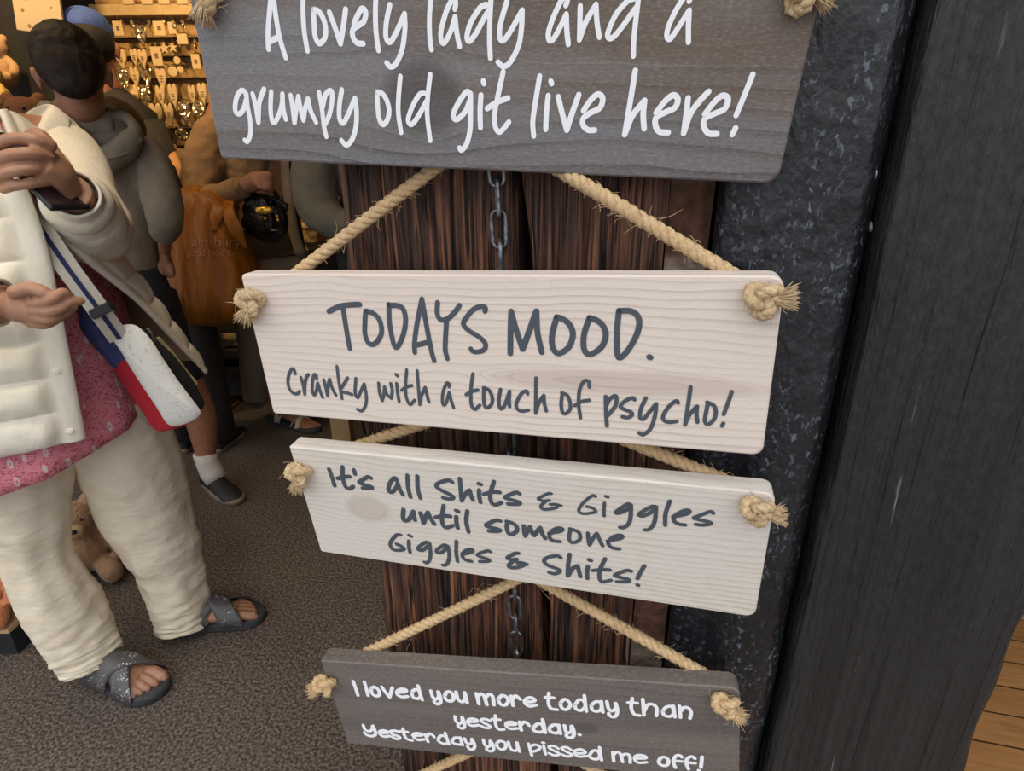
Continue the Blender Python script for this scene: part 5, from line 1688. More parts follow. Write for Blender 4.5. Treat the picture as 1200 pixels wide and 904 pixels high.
limb(b, [(262, 128, 2.42, 18), (238, 185, 2.36, 16), (232, 234, 2.28, 14), (258, 230, 2.22, 12), (284, 219, 2.18, 10), (296, 214, 2.16, 10)], 12, 5)
limb(b, [(290, 217, 2.165, 11), (302, 212, 2.155, 13), (312, 212, 2.15, 11)], 12, 4, .8, round_end=True)
for y_, dy in ((203, 3), (208, 3), (214, 3), (219, 2)):
    finger(b, [(306, y_, 2.14), (316, y_ + 1, 2.13), (319, y_ + 5, 2.15), (313, y_ + 8, 2.165)], .0098, .008)
finger(b, [(296, 208, 2.14), (304, 219, 2.12), (311, 222, 2.125)], .011, .009)
limb(b, [(318, 300, 2.46, 22), (306, 380, 2.48, 18), (302, 455, 2.52, 11)], 12, 4)
fh, ft = floor_pt(318, 490), floor_pt(373, 507)
h, d, l, L = footframe(fh, ft)
A = lambda x, y, z: h + d * (x * L) + l * y + V((0, 0, z))
b.tube(catmull([P(301, 450, 2.53), A(.15, 0, .12), A(.14, 0, .055)], 4), lin([.038, .032, .034], 4), 12)
b.tube(catmull([A(.12, 0, .05), A(.35, 0, .055), A(.6, 0, .042), A(.78, 0, .028)], 4), lin([.030, .034, .037, .034], 4), 12, lin([1, .85, .55, .35], 4), up=l)
for y, x1, r in ((.024, .96, .012), (.006, .95, .0095), (-.009, .92, .009), (-.022, .89, .0085), (-.034, .85, .008)):
    b.tube([A(.72, y * .9, .03), A(x1, y, .024)], [r * 1.1, r * .9], 8, round_end=True)
h2_ = h + V((-.02, .22, 0))
b.tube(catmull([P(330, 320, 2.55), h2_ + V((.02, 0, .45)), h2_ + V((.03, 0, .06))], 4), lin([.07, .055, .034], 4), 12)
b.tube([h2_ + V((.02, 0, .035)), h2_ + V((.2, .03, .025))], [.032, .03], 10)
b.build('body', M_skin2, wb, remesh=.006, smooth_it=4)
eyes(wb, bh, BM)
b = MB()
b.ball(bh + BM @ V((0, -.016, .042)), (.086, .10, .088), BM)
b.ball(bh + BM @ V((0, -.05, -.02)), (.08, .06, .10), BM)
b.build('hair', M_hair, wb, remesh=.006)
b = MB()
limb(b, [(296, 112, 2.43, 22), (292, 150, 2.41, 40), (288, 190, 2.40, 32), (288, 222, 2.39, 22)], 30, 6, .7, up=V((1, 0, 0)))
limb(b, [(282, 140, 2.42, 20), (264, 155, 2.40, 27), (250, 166, 2.38, 28), (240, 188, 2.35, 27), (234, 222, 2.29, 23), (237, 237, 2.25, 19), (252, 233, 2.22, 16), (270, 226, 2.20, 15), (287, 219, 2.17, 12)], 30, 7)
kn_ = b.build('knitted_top', M_card, wb, remesh=.008, smooth_it=9)
md = kn_.modifiers.new('folds', 'DISPLACE')
md.texture = tx
md.strength = .026
b = MB()
limb(b, [(284, 219, 2.173, 14), (274, 224, 2.195, 15.5), (266, 228, 2.206, 16)], 24, 4)
b.build('turned_cuff', M_card, wb)
b = MB()
limb(b, [(308, 130, 2.47, 40), (310, 190, 2.47, 38), (313, 240, 2.46, 40), (318, 290, 2.45, 42), (320, 300, 2.45, 42)], 30, 6, .62, up=V((1, 0, 0)))
b.build('coat', M_coat, wb)
b = MB()
limb(b, [(333, 185, 2.42, 6), (338, 230, 2.41, 7), (343, 270, 2.41, 8), (350, 300, 2.42, 10)], 14, 5, .6)
b.build('coat_edge', M_greyb, wb)
b = MB()
limb(b, [(318, 284, 2.45, 40), (322, 310, 2.46, 44), (322, 345, 2.47, 42)], 30, 6, .62, up=V((1, 0, 0)))
limb(b, [(308, 330, 2.47, 32), (304, 375, 2.48, 28), (301, 420, 2.50, 20), (300, 462, 2.53, 14.5), (300, 468, 2.53, 14)], 24, 7, 1.15)
limb(b, [(335, 340, 2.55, 30), (345, 420, 2.6, 22), (350, 465, 2.66, 18)], 24, 6)
b.build('trousers', M_greyb, wb)
b = MB()
oc = catmull([V(q) for q in ((-.02, 0, 0), (0, .03, 0), (.4, .034, 0), (.75, .046, 0), (.97, .03, 0), (1.02, .0, 0), (.95, -.035, 0), (.72, -.048, 0), (.4, -.036, 0), (0, -.03, 0))], 3, True)
b.rings([[A(q.x, q.y * f, z) for q in oc] for f, z in ((.95, 0), (1, .006), (1, .016), (.97, .020))], True, True)
b.build('sandal_sole', M_sole, wb)
for x0, x1 in ((.22, .30), (.40, .34), (.62, .74), (.74, .60)):
    sbm = MB()
    pp = []
    for i in range(11):
        t_ = i / 10
        pp.append(A(x0 + (x1 - x0) * t_, .046 - .092 * t_, .016 + .055 * math.sin(math.pi * t_) ** .7 * (1.25 - .8 * (x0 + x1) / 2)))
    sbm.tube(pp, [.013] * 11, 8, .25, up=d)
    sbm.build('sandal_strap', M_strapw, wb)

# orange carrier bag over her forearm


def plastic(t, b, c, nz):
    n = nz((26, 26, 5), 5, .8)
    col = ramp(t, n.outputs['Fac'], [(.3, (.29, .090, .004)), (.7, (.43, .155, .008))])
    t.links.new(col, b.inputs['Base Color'])
    b.inputs['Transmission Weight'].default_value = 0.0
    bp = t.nodes.new('ShaderNodeBump')
    bp.inputs['Strength'].default_value = .6
    bp.inputs['Distance'].default_value = .012
    t.links.new(n.outputs['Fac'], bp.inputs['Height'])
    t.links.new(bp.outputs[0], b.inputs['Normal'])


M_orange = mat('orange_carrier_plastic', (.6, .18, .01), .48, extra=plastic)
M_print = mat('faded_pink_print', (.80, .48, .33), .6)
cbag = thing('carrier_bag', 'translucent orange plastic carrier bag with faded lettering, hung on a brown sleeve', 'bag', loc=P(255, 378, 2.15))
b = MB()
rows = [(224, [(200, 248)], 8), (240, [(197, 272)], 16), (262, [(193, 278)], 24), (290, [(196, 288)], 32), (318, [(203, 300)], 40), (340, [(205, 306)], 46), (357, [(206, 304)], 46), (370, [(214, 296)], 36), (377, [(228, 284)], 18)]
R = []
N = 56
for k, (y, ((xa, xb),), dp) in enumerate(rows):
    ca = P((xa + xb) / 2, y, 2.16)
    hw = (xb - xa) / 2 * pxsize(ca)
    dd = dp * pxsize(ca)
    s = k / (len(rows) - 1)
    ring = []
    for j in range(N):
        a = 2 * math.pi * j / N
        cs, sn = math.cos(a), math.sin(a)
        x_ = hw * math.copysign(abs(cs) ** .75, cs)
        y_ = dd * math.copysign(abs(sn) ** .8, sn)
        fold = (.008 * math.sin(cs * 13 + s * 2 + 1) + .004 * math.sin(cs * 27 + s * 5)) * (1 - .3 * s) * (1 if sn < 0 else .6)
        ring.append(ca + V((x_, y_ + fold, .004 * math.sin(a * 5))))
    R.append(ring)
Rd = []
for j in range(N):
    Rd.append(catmull([r_[j] for r_ in R], 5))
b.rings([[Rd[j][i] for j in range(N)] for i in range(len(Rd[0]))], True, True)
b.build('pouch', M_orange, cbag)
for L_ in ([(206, 236, 2.13, 3), (214, 226, 2.15, 8), (232, 222, 2.20, 9), (247, 224, 2.26, 8), (244, 236, 2.30, 6)],
           [(252, 272, 2.09, 4), (254, 252, 2.10, 9), (262, 240, 2.14, 10), (272, 238, 2.19, 9), (274, 246, 2.26, 6)],
           [(288, 292, 2.10, 3), (276, 268, 2.09, 10), (268, 250, 2.10, 9), (270, 238, 2.16, 6)]):
    b = MB()
    limb(b, L_, 12, 6, .35, up=V((1, 0, 0)))
    b.build('handle', M_orange, cbag)


def lettering(text, px, py, F, size, parent, m, tilt=0):
    c = bpy.data.curves.new('lettering', 'FONT')
    c.body = text
    c.size = size
    c.extrude = .0004
    o = bpy.data.objects.new('lettering', c)
    COL.objects.link(o)
    dg = bpy.context.evaluated_depsgraph_get()
    me = bpy.data.meshes.new_from_object(o.evaluated_get(dg))
    bpy.data.objects.remove(o)
    p = P(px, py, F)
    Mx = Matrix.Translation(p) @ Matrix.Rotation(math.radians(tilt), 4, 'Y') @ Matrix.Rotation(math.radians(90), 4, 'X')
    bm = bmesh.new()
    bm.from_mesh(me)
    bmesh.ops.triangulate(bm, faces=bm.faces)
    for _ in range(5):
        bmesh.ops.subdivide_edges(bm, edges=[q for q in bm.edges if q.calc_length() > size * .07], cuts=1)
        bmesh.ops.triangulate(bm, faces=bm.faces)
    bm.verts.index_update()
    b = MB()
    b.add([Mx @ v.co for v in bm.verts], [tuple(q.index for q in f.verts) for f in bm.faces])
    bm.free()
    return b, me


from mathutils.bvhtree import BVHTree


def bvh_of(o):
    return BVHTree.FromPolygons([v.co.copy() for v in o.data.vertices], [tuple(p.vertices) for p in o.data.polygons])


def drape(bv, px, py, off):
    o = V((0, 0, CAM_H))
    d = (P(px, py, 1.0) - o).normalized()
    h = bv.ray_cast(o, d)
    return None if h[0] is None else h[0] - d * off


po = [o for o in cbag.children if o.name.startswith('pouch')][0]
bv = bvh_of(po)
for text, px, py, wpx in (('ainsbury', 225, 289, 57), ('good food for', 219, 300, 60)):
    b, me = lettering(text, 0, 0, 2.0, .07, cbag, M_print)
    xs = [v.x for v in b.v]
    zs = [v.z for v in b.v]
    x0, k = min(xs), wpx / (max(xs) - min(xs))
    base = P(0, 0, 2.0).z
    hit = [drape(bv, px + (v.x - x0) * k, py - (v.z - base) * k, .004) for v in b.v]
    b.f = [f for f in b.f if all(hit[i] is not None for i in f)]
    b.v = [h if h is not None else V((0, 2.1, .9)) for h in hit]
    b.build('lettering', M_print, cbag, smooth=False)['label'] = 'faded printed words'

# black handbag with a gold clasp
M_patent = mat('black_patent_leather', (.008, .008, .008), .25, (.014, .014, .013), (30, 30, 30), 4, bump=.9, bscale=(26, 26, 26), bdist=.015)
M_gold = mat('gold_metal', (.85, .50, .08), .3, metallic=.9)
hb = thing('handbag', 'crumpled shiny black handbag with a gold clasp, below the hand of the woman in brown', 'handbag', loc=P(308, 280, 2.2))
b = MB()
limb(b, [(292, 228, 2.2, 8), (300, 238, 2.2, 22), (308, 252, 2.2, 30), (309, 266, 2.2, 29), (308, 276, 2.2, 20), (307, 281, 2.2, 10)], 30, 7, .5, up=V((1, 0, 0)))
limb(b, [(318, 232, 2.19, 5), (326, 240, 2.18, 9), (338, 244, 2.18, 6)], 12, 5, .6)
limb(b, [(300, 230, 2.18, 4), (310, 240, 2.155, 8), (316, 262, 2.15, 8), (314, 276, 2.16, 5)], 12, 5, .6)
ho_ = b.build('pouch', M_patent, hb, remesh=.006, smooth_it=2)
md = ho_.modifiers.new('folds', 'DISPLACE')
md.texture = tx
md.strength = .032
b = MB()
b.tube(catmull([P(285, 235, 2.2), P(292, 222, 2.2), P(306, 217, 2.21), P(322, 226, 2.2), P(328, 238, 2.2)], 6), .008, 8)
b.build('handle', M_patent, hb)
b = MB()
limb(b, [(302, 247, 2.10, 4), (309, 247, 2.095, 5), (316, 246, 2.10, 4)], 14, 5, .5, round_end=True)
b.build('clasp', M_gold, hb)
for x_, y_ in ((311, 256), (325, 254), (326, 258)):
    b = MB()
    b.ball(P(x_, y_, 2.10), .006)
    b.build('stud', M_gold, hb)
b = MB()
b.tube([P(317, 270, 2.11), P(326, 270, 2.11)], .004, 8)
b.build('zip_puller', M_steel, hb)

# ================================================== person in the grey sweatshirt behind the post
M_olive = mat('grey_green_sweatshirt', (.165, .155, .125), .95, (.19, .18, .147), (40, 40, 40), 4, bump=.3, bscale=(40, 40, 30), bdist=.005)
M_darkgrey = mat('charcoal_trouser_cloth', (.040, .040, .038), .95, (.055, .054, .050), (30, 30, 30), 3)
gp = thing('person', 'person in a grey-green sweatshirt, bent sleeve showing just left of the post', 'person', loc=V((P(450, 300, 2.3).x, 2.3, 0)))
gx = P(450, 300, 2.3).x
b = MB()
gh = V((gx, 2.32, 1.56))
GM = R3(20, -10)
head(b, gh, GM)
b.tube([gh + V((0, 0, -.05)), V((gx, 2.31, 1.36)), V((gx, 2.31, 1.2)), V((gx, 2.31, .85))], [.055, .06, .13, .13], 14)
limb(b, [(392, 165, 2.26, 18), (366, 215, 2.22, 16), (372, 258, 2.16, 14), (404, 262, 2.10, 11), (425, 258, 2.08, 10)], 12, 5)
limb(b, [(425, 258, 2.08, 10), (438, 256, 2.07, 12), (448, 256, 2.07, 10)], 10, 4, .7, round_end=True)
for y_ in (250, 255, 260, 265):
    finger(b, [(444, y_, 2.07), (454, y_, 2.06), (460, y_ + 4, 2.07)], .010, .008)
finger(b, [(432, 250, 2.06), (440, 244, 2.05), (448, 246, 2.05)], .011, .009)
for k in (-1, 1):
    b.tube([V((gx + k * .09, 2.31, .85)), V((gx + k * .1, 2.30, .46)), V((gx + k * .1, 2.33, .08))], [.085, .06, .04], 12)
b.build('body', M_skin2, gp, remesh=.008)
eyes(gp, gh, GM)
b = MB()
b.ball(gh + GM @ V((0, -.016, .042)), (.086, .10, .088), GM)
b.build('hair', M_hair, gp)
b = MB()
limb(b, [(396, 150, 2.27, 30), (372, 185, 2.24, 29), (368, 215, 2.21, 29), (374, 244, 2.17, 27), (388, 258, 2.13, 22), (408, 262, 2.10, 17), (424, 259, 2.08, 13)], 26, 7)
b.tube([V((gx + .03, 2.31, .95)), V((gx + .03, 2.31, 1.15)), V((gx + .02, 2.31, 1.32)), V((gx, 2.31, 1.43))], [.175, .19, .18, .07], 26, .7, up=V((1, 0, 0)))
so = b.build('sweatshirt', M_olive, gp, remesh=.008, smooth_it=3)
md = so.modifiers.new('folds', 'DISPLACE')
md.texture = tx
md.strength = .016
b = MB()
b.tube([V((gx, 2.31, .98)), V((gx, 2.31, .80))], [.17, .175], 24, .75, up=V((1, 0, 0)))
for k in (-1, 1):
    b.tube([V((gx + k * .09, 2.31, .85)), V((gx + k * .1, 2.30, .46)), V((gx + k * .1, 2.33, .06))], [.10, .085, .07], 18)
b.build('trousers', M_darkgrey, gp)

# ================================================== person in a blue cap and small dark-haired person
M_blue = mat('bright_blue_cotton', (.035, .085, .36), .8, (.05, .11, .43), (40, 40, 40), 3, bump=.4, bscale=(50, 50, 50), bdist=.004)
bc = thing('person', 'person in a bright blue cap and black coat behind the man in the taupe top', 'person', loc=V((P(95, 300, 2.62).x, 2.62, 0)))
bx = P(95, 22, 2.62).x
ch_ = P(108, 58, 2.5)
CM = R3(28, -12)
b = MB()
head(b, ch_, CM, 1.08)
b.tube([ch_ + V((0, 0, -.06)), ch_ + V((0, .02, -.16)), ch_ + V((0, .03, -.3)), V((ch_.x, 2.64, .85))], [.055, .06, .12, .12], 14)
for k in (-1, 1):
    b.tube([ch_ + V((k * .15, .03, -.28)), ch_ + V((k * .2, .02, -.56)), ch_ + V((k * .18, .12, -.78))], [.045, .04, .03], 10)
    b.tube([V((ch_.x + k * .09, 2.63, .85)), V((ch_.x + k * .1, 2.62, .46)), V((ch_.x + k * .1, 2.65, .08))], [.085, .06, .04], 12)
b.build('body', mat('flushed_skin', (.42, .16, .11), .5, (.5, .21, .15), (60, 60, 60), 4), bc, remesh=.007)
b = MB()
b.ball(ch_ + CM @ V((0, -.020, .018)), (.082, .096, .080), CM)
b.build('hair', M_blackcloth, bc)
b = MB()
b.ball(ch_ + CM @ V((0, -.008, .062)), (.086, .104, .078), CM)
pk = [ch_ + CM @ V((x_, y_, z_)) for x_, y_, z_ in ((-.07, .07, .035), (-.05, .14, .03), (0, .165, .035), (.05, .14, .03), (.07, .07, .035))]
b.tube(catmull(pk, 4), .012, 8)
b.build('cap', M_blue, bc, remesh=.006)
b = MB()
b.tube([ch_ + V((0, .02, -.13)), ch_ + V((0, .03, -.22)), ch_ + V((0, .03, -.45)), V((ch_.x, 2.64, .7))], [.07, .17, .18, .19], 22, .65, up=V((1, 0, 0)))
for k in (-1, 1):
    b.tube([ch_ + V((k * .13, .03, -.26)), ch_ + V((k * .21, .02, -.56)), ch_ + V((k * .18, .12, -.76))], [.065, .058, .045], 14)
b.build('coat', M_blackcloth, bc)
b = MB()
for k in (-1, 1):
    b.tube([V((ch_.x + k * .09, 2.63, .8)), V((ch_.x + k * .1, 2.62, .46)), V((ch_.x + k * .1, 2.65, .06))], [.10, .085, .07], 16)
b.build('trousers', M_darkgrey, bc)

sp_ = thing('person', 'small dark-haired person in black reaching a bare arm to the hanging ornaments', 'person', loc=V((P(165, 300, 2.25).x, 2.25, 0)))
sh_ = P(139, 160, 2.22)
SM = R3(-10, -30)
b = MB()
head(b, sh_, SM, .92)
sx0 = P(175, 250, 2.25)
b.tube(catmull([sh_ + V((0, 0, -.05)), P(165, 205, 2.24), V((sx0.x, 2.26, .95)), V((sx0.x, 2.26, .7))], 4), lin([.05, .09, .11, .12], 4), 12)
limb(b, [(196, 232, 2.2, 12), (210, 216, 2.3, 10), (208, 198, 2.42, 8), (203, 184, 2.52, 7)], 12, 5)
limb(b, [(203, 184, 2.52, 7), (199, 177, 2.56, 8)], 10, round_end=True)
for dx_ in (-5, -2, 1, 4):
    finger(b, [(199 + dx_, 178, 2.56), (198 + dx_, 171, 2.60), (198 + dx_, 167, 2.63)], .0085, .007)
finger(b, [(203, 180, 2.54), (206, 174, 2.57), (205, 170, 2.59)], .009, .0075)
for k in (-1, 1):
    b.tube([V((sx0.x + k * .07, 2.26, .7)), V((sx0.x + k * .08, 2.25, .4)), V((sx0.x + k * .08, 2.27, .06))], [.075, .055, .038], 12)
b.build('body', mat('light_tan_skin', (.42, .22, .10), .5, (.48, .26, .13), (60, 60, 60), 4), sp_, remesh=.007)
eyes(sp_, sh_, SM, .92)
b = MB()
b.ball(sh_ + SM @ V((0, -.016, .035)), (.086, .10, .090), SM)
b.ball(sh_ + SM @ V((0, -.05, -.03)), (.08, .06, .10), SM)
b.build('hair', M_hair, sp_, remesh=.006)
b = MB()
limb(b, [(160, 178, 2.23, 16), (170, 198, 2.24, 28), (176, 240, 2.25, 32), (180, 300, 2.25, 38), (182, 340, 2.25, 40)], 24, 6, .65, up=V((1, 0, 0)))
limb(b, [(190, 196, 2.23, 16), (198, 215, 2.21, 15), (202, 226, 2.22, 13)], 16, 5)
b.build('top', M_blackcloth, sp_, remesh=.008)
b = MB()
for k in (-1, 1):
    b.tube([V((sx0.x + k * .07, 2.26, .8)), V((sx0.x + k * .08, 2.25, .4)), V((sx0.x + k * .08, 2.27, .06))], [.095, .08, .065], 16)
b.build('trousers', M_darkgrey, sp_)

for k in (-1, 1):
    trainer(V((ch_.x + k * .1, 2.66, 0)), (k * .08, 1, 0), bc, .95)
    trainer(V((sx0.x + k * .08, 2.28, 0)), (k * .08, 1, 0), sp_, .85)
    trainer(V((gx + k * .1, 2.34, 0)), (k * .08, -1, 0), gp, .95)

# ------------------------------------------------------------------ shop display behind the people
M_board = mat('honey_display_board', (.34, .22, .09), .75, (.44, .29, .13), (8, 8, 40), 4)
M_cream = mat('cream_painted_wood', (.60, .45, .26), .7, (.66, .51, .31), (60, 60, 60), 3)
M_print2 = mat('dark_printed_words', (.25, .16, .08), .8)
M_twine = mat('dark_wire', (.05, .035, .02), .5)
M_rail = mat('pale_wood_rail', (.50, .36, .19), .7, (.58, .43, .24), (30, 4, 30), 4)


def sparkle(t, b, c, nz):
    v = t.nodes.new('ShaderNodeTexVoronoi')
    v.inputs['Scale'].default_value = 130
    t.links.new(c.outputs['Object'], v.inputs[0])
    wn = t.nodes.new('ShaderNodeVectorMath')
    wn.operation = 'SCALE'
    wn.inputs['Scale'].default_value = 1.6
    s2 = t.nodes.new('ShaderNodeVectorMath')
    s2.operation = 'SUBTRACT'
    t.links.new(v.outputs['Color'], s2.inputs[0])
    s2.inputs[1].default_value = (.5, .5, .5)
    t.links.new(s2.outputs[0], wn.inputs[0])
    ge = t.nodes.new('ShaderNodeNewGeometry')
    ad = t.nodes.new('ShaderNodeVectorMath')
    t.links.new(ge.outputs['Normal'], ad.inputs[0])
    t.links.new(wn.outputs[0], ad.inputs[1])
    nn = t.nodes.new('ShaderNodeVectorMath')
    nn.operation = 'NORMALIZE'
    t.links.new(ad.outputs[0], nn.inputs[0])
    t.links.new(nn.outputs[0], b.inputs['Normal'])


M_spark = mat('silver_glitter_finish', (.85, .70, .48), .22, metallic=.85, extra=sparkle)
DF = 2.95
db = thing('display_board', 'honey-coloured display board carrying rows of hanging heart ornaments', 'display board', loc=V((-1.6, DF, 0)))
b = MB()
p0, p1 = P(112, 20, DF), P(420, 20, DF)
b.box((p0.x, DF + .02, .78), (p1.x + .3, DF + .06, 2.2))
b.build('panel', M_board, db, smooth=False)
b = MB()
b.box((p0.x, DF + .0, 0), (p1.x + .3, DF + .07, .78))
b.build('plinth_panel', mat('dark_stained_panel', (.035, .024, .017), .7, (.05, .035, .024), (20, 20, 4), 3), db, smooth=False)
for y_ in (16, 44, 66, 92, 122, 151, 171, 196):
    b = MB()
    z = P(180, y_, DF).z
    b.box((p0.x, DF - (.03 if y_ == 16 else .004), z - (.012 if y_ == 16 else .002)), (p1.x + .3, DF + .02, z + (.03 if y_ == 16 else .002)))
    b.build('rail', M_rail if y_ == 16 else M_twine, db, smooth=False)

ORD = ['first', 'second', 'third', 'fourth', 'fifth', 'sixth', 'seventh', 'eighth', 'ninth', 'tenth']


def heart_mesh(mb, c, w_, h_, t_=.010):
    pts = []
    for i in range(28):
        a = 2 * math.pi * i / 28
        x = math.sin(a) ** 3
        y = (13 * math.cos(a) - 5 * math.cos(2 * a) - 2 * math.cos(3 * a) - math.cos(4 * a)) / 16
        yy = max(0.0, (y + 1.0) / 1.75)
        yy = yy if yy > .62 else .62 * (yy / .62) ** .8
        pts.append((x * w_ / 2, (yy - .5) * h_))
    R = [[c + V((x * f, yo, y * f)) for x, y in pts] for f, yo in ((.80, -t_ * .5), (.97, -t_ * .36), (1, 0), (.97, t_ * .4), (.8, t_ * .5))]
    mb.rings(R, True, True)


def hang(root, top, b_z):
    b = MB()
    b.tube([V((top.x, DF + .02, b_z + .012)), V((top.x, DF - .055, b_z + .010)), V((top.x, DF - .060, b_z + .020))], .0016, 6)
    b.tube([V((top.x, DF - .05, b_z + .011)), V((top.x - .006, top.y, top.z + .004))], .0012, 5)
    b.tube([V((top.x, DF - .05, b_z + .011)), V((top.x + .006, top.y, top.z + .004))], .0012, 5)
    b.build('hook', M_twine, root)


def ornament(kind, cx, y0, y1, w_, label, glit=False, F=None):
    F = F or DF - .055 - random.random() * .025
    t, bt = P(cx, y0, F), P(cx, y1, F)
    h_ = (t - bt).length
    c = (t + bt) / 2
    name = {'heart': 'heart_ornament', 'star': 'star_ornament', 'disc': 'disc_ornament', 'tag': 'hanging_plaque', 'drop': 'crystal_drop', 'bottle': 'dark_hanging_tag'}[kind]
    r = thing(name, label, {'heart': 'ornament', 'star': 'ornament', 'disc': 'ornament', 'tag': 'plaque', 'drop': 'ornament', 'bottle': 'tag'}[kind], loc=c, group='ornaments on the display board')
    b = MB()
    W_ = w_ * pxsize(c)
    if kind == 'heart':
        heart_mesh(b, c, W_, h_)
    elif kind == 'star':
        pts = [c + V((math.sin(math.pi * i / 5) * W_ * .5 * (1 if i % 2 == 0 else .42), 0, math.cos(math.pi * i / 5) * W_ * .5 * (1 if i % 2 == 0 else .42))) for i in range(10)]
        b.rings([[c.lerp(q, .9) + V((0, -.005, 0)) for q in pts], pts, [q + V((0, .005, 0)) for q in pts]], True, True)
    elif kind == 'disc':
        pts = [c + V((math.cos(2 * math.pi * i / 24) * W_ * .5, 0, math.sin(2 * math.pi * i / 24) * W_ * .5)) for i in range(24)]
        b.rings([[c.lerp(q, .86) + V((0, -.006, 0)) for q in pts], [q + V((0, -.005, 0)) for q in pts], pts, [c.lerp(q, .9) + V((0, .006, 0)) for q in pts]], True, True)
    elif kind == 'drop':
        b.ball(c, (W_ / 2, W_ / 2, h_ / 2), nu=6, nv=6)
    else:
        b.box((c.x - W_ / 2, c.y - .004, c.z - h_ / 2), (c.x + W_ / 2, c.y + .004, c.z + h_ / 2))
    m = M_spark if glit or kind == 'drop' else (M_twine if kind == 'bottle' else M_cream)
    b.build('plaque' if kind != 'drop' else 'crystal', m, r, smooth=kind in ('heart',), bevel=.0015 if kind in ('tag', 'bottle') else None)
    if not glit and kind in ('heart', 'tag') and h_ > .05:
        b = MB()
        for i in range(3):
            zz = c.z + h_ * (.12 - .09 * i)
            b.box((c.x - W_ * .15, c.y - .0068, zz - .0018), (c.x + W_ * .15, c.y - .0054, zz + .0018))
        b.build('print', M_print2, r, smooth=False)
    hang(r, V((c.x, F, c.z + h_ * (.38 if kind == 'heart' else .5))), t.z)


ROWS = [('crystal drops', 'topmost row', [('drop', x, 23, 34, 4.5) for x in (143, 155, 175, 192, 203, 214)]),
        ('plaques', 'row just under the pale rail', [('tag', 139, 25, 42, 11), ('heartg', 166, 30, 58, 13), ('tag', 187, 25, 42, 13), ('tag', 202, 26, 40, 9), ('tag', 214, 40, 52, 12), ('drop', 229, 46, 58, 5)]),
        ('ornaments', 'second row down', [('heart', 143, 58, 84, 13), ('heart', 158, 57, 80, 9), ('tag', 184, 55, 77, 12), ('star', 193, 50, 64, 14), ('star', 203, 49, 63, 13), ('star', 213, 44, 56, 13), ('tag', 230, 64, 81, 10), ('heart', 168, 58, 82, 11)]),
        ('ornaments', 'third row down', [('heartg', 145, 80, 111, 14), ('heart', 159, 78, 106, 11), ('heartg', 172, 74, 106, 14), ('heart', 190, 76, 111, 12), ('disc', 203, 77, 91, 11), ('disc', 212, 74, 90, 8), ('disc', 208, 66, 76, 8)]),
        ('hearts', 'fourth row down', [('heart', 158, 99, 132, 12), ('heartg', 171, 100, 131, 14), ('heart', 189, 100, 128, 11), ('heart', 204, 98, 131, 11), ('heart', 226, 100, 125, 9), ('heart', 238, 97, 126, 11)]),
        ('hearts', 'lowest heart row', [('heart', 184, 121, 151, 15), ('heart', 199, 121, 150, 11), ('heartg', 217, 119, 150, 15), ('heartg', 234, 119, 149, 15)]),
        ('tags', 'row under the hearts', [('tag', 168, 152, 166, 8), ('bottle', 176, 151, 165, 5), ('tag', 182, 153, 167, 7), ('bottle', 187, 151, 165, 5), ('bottle', 199, 151, 165, 5), ('tag', 193, 153, 167, 7), ('discg', 213, 150, 165, 14), ('disc', 228, 152, 162, 9)]),
        ('discs', 'bottom row', [('disc', 194, 172, 182, 10), ('disc', 211, 173, 187, 12), ('disc', 222, 172, 187, 8), ('tag', 216, 192, 206, 8), ('tag', 224, 196, 210, 7)])]
NM = {'drop': 'glinting crystal drop', 'tag': 'cream rectangular plaque', 'heart': 'plain cream elongated heart', 'star': 'cream star ornament', 'disc': 'round cream ornament', 'bottle': 'thin dark tag'}
for nm, rowname, its in ROWS:
    cnt = {}
    tot = {}
    its = sorted(its, key=lambda q: q[1])
    for it in its:
        tot[it[0]] = tot.get(it[0], 0) + 1
    for kind, cx, y0, y1, w_ in its:
        g = kind.endswith('g') and kind != 'tag'
        kd = kind[:-1] if g else kind
        i = cnt.get(kind, 0)
        cnt[kind] = i + 1
        base = ('sparkling glitter heart' if kd == 'heart' else 'sparkling glitter disc') if g else NM[kd]
        ornament(kd, cx, y0, y1, w_, '%s, %s from the left in the %s' % (base, ORD[i], rowname) if tot[kind] > 1 else 'single %s in the %s' % (base, rowname), g)
# cream tags hanging above the rail
for i, x in enumerate((150, 172, 192, 214)):
    ornament('tag', x, -8, 5, 13, 'cream tag hanging above the pale rail, %s from the left' % ORD[i], F=DF - .03)
# cards and woven trays seen between the brown coat and the grey sleeve
for i, (x, y0, y1, w_) in enumerate(((338, 190, 202, 16), (344, 208, 222, 12), (347, 226, 238, 13), (352, 242, 254, 12))):
    ornament('tag', x, y0, y1, w_, 'cream card beside the brown coat, %s from the top' % ORD[i])
tr = thing('wicker_tray', 'pale woven tray on the board between the brown coat and the grey sleeve', 'tray', loc=P(360, 278, 2.86))
M_wick = mat('pale_wicker', (.46, .34, .17), .8, (.20, .13, .05), (45, 45, 45), 2, .45, .55, .8, (90, 90, 90))
b = MB()
q0, q1 = P(346, 285, 2.86), P(372, 264, 2.86)
b.box((q0.x, 2.84, q0.z), (q1.x, 2.96, q1.z))
b.build('basket', M_wick, tr, smooth=False, bevel=.006)
b = MB()
b.box((q0.x - .006, 2.832, q1.z - .012), (q1.x + .006, 2.962, q1.z + .006))
b.build('rim', M_cream, tr, smooth=False, bevel=.004)

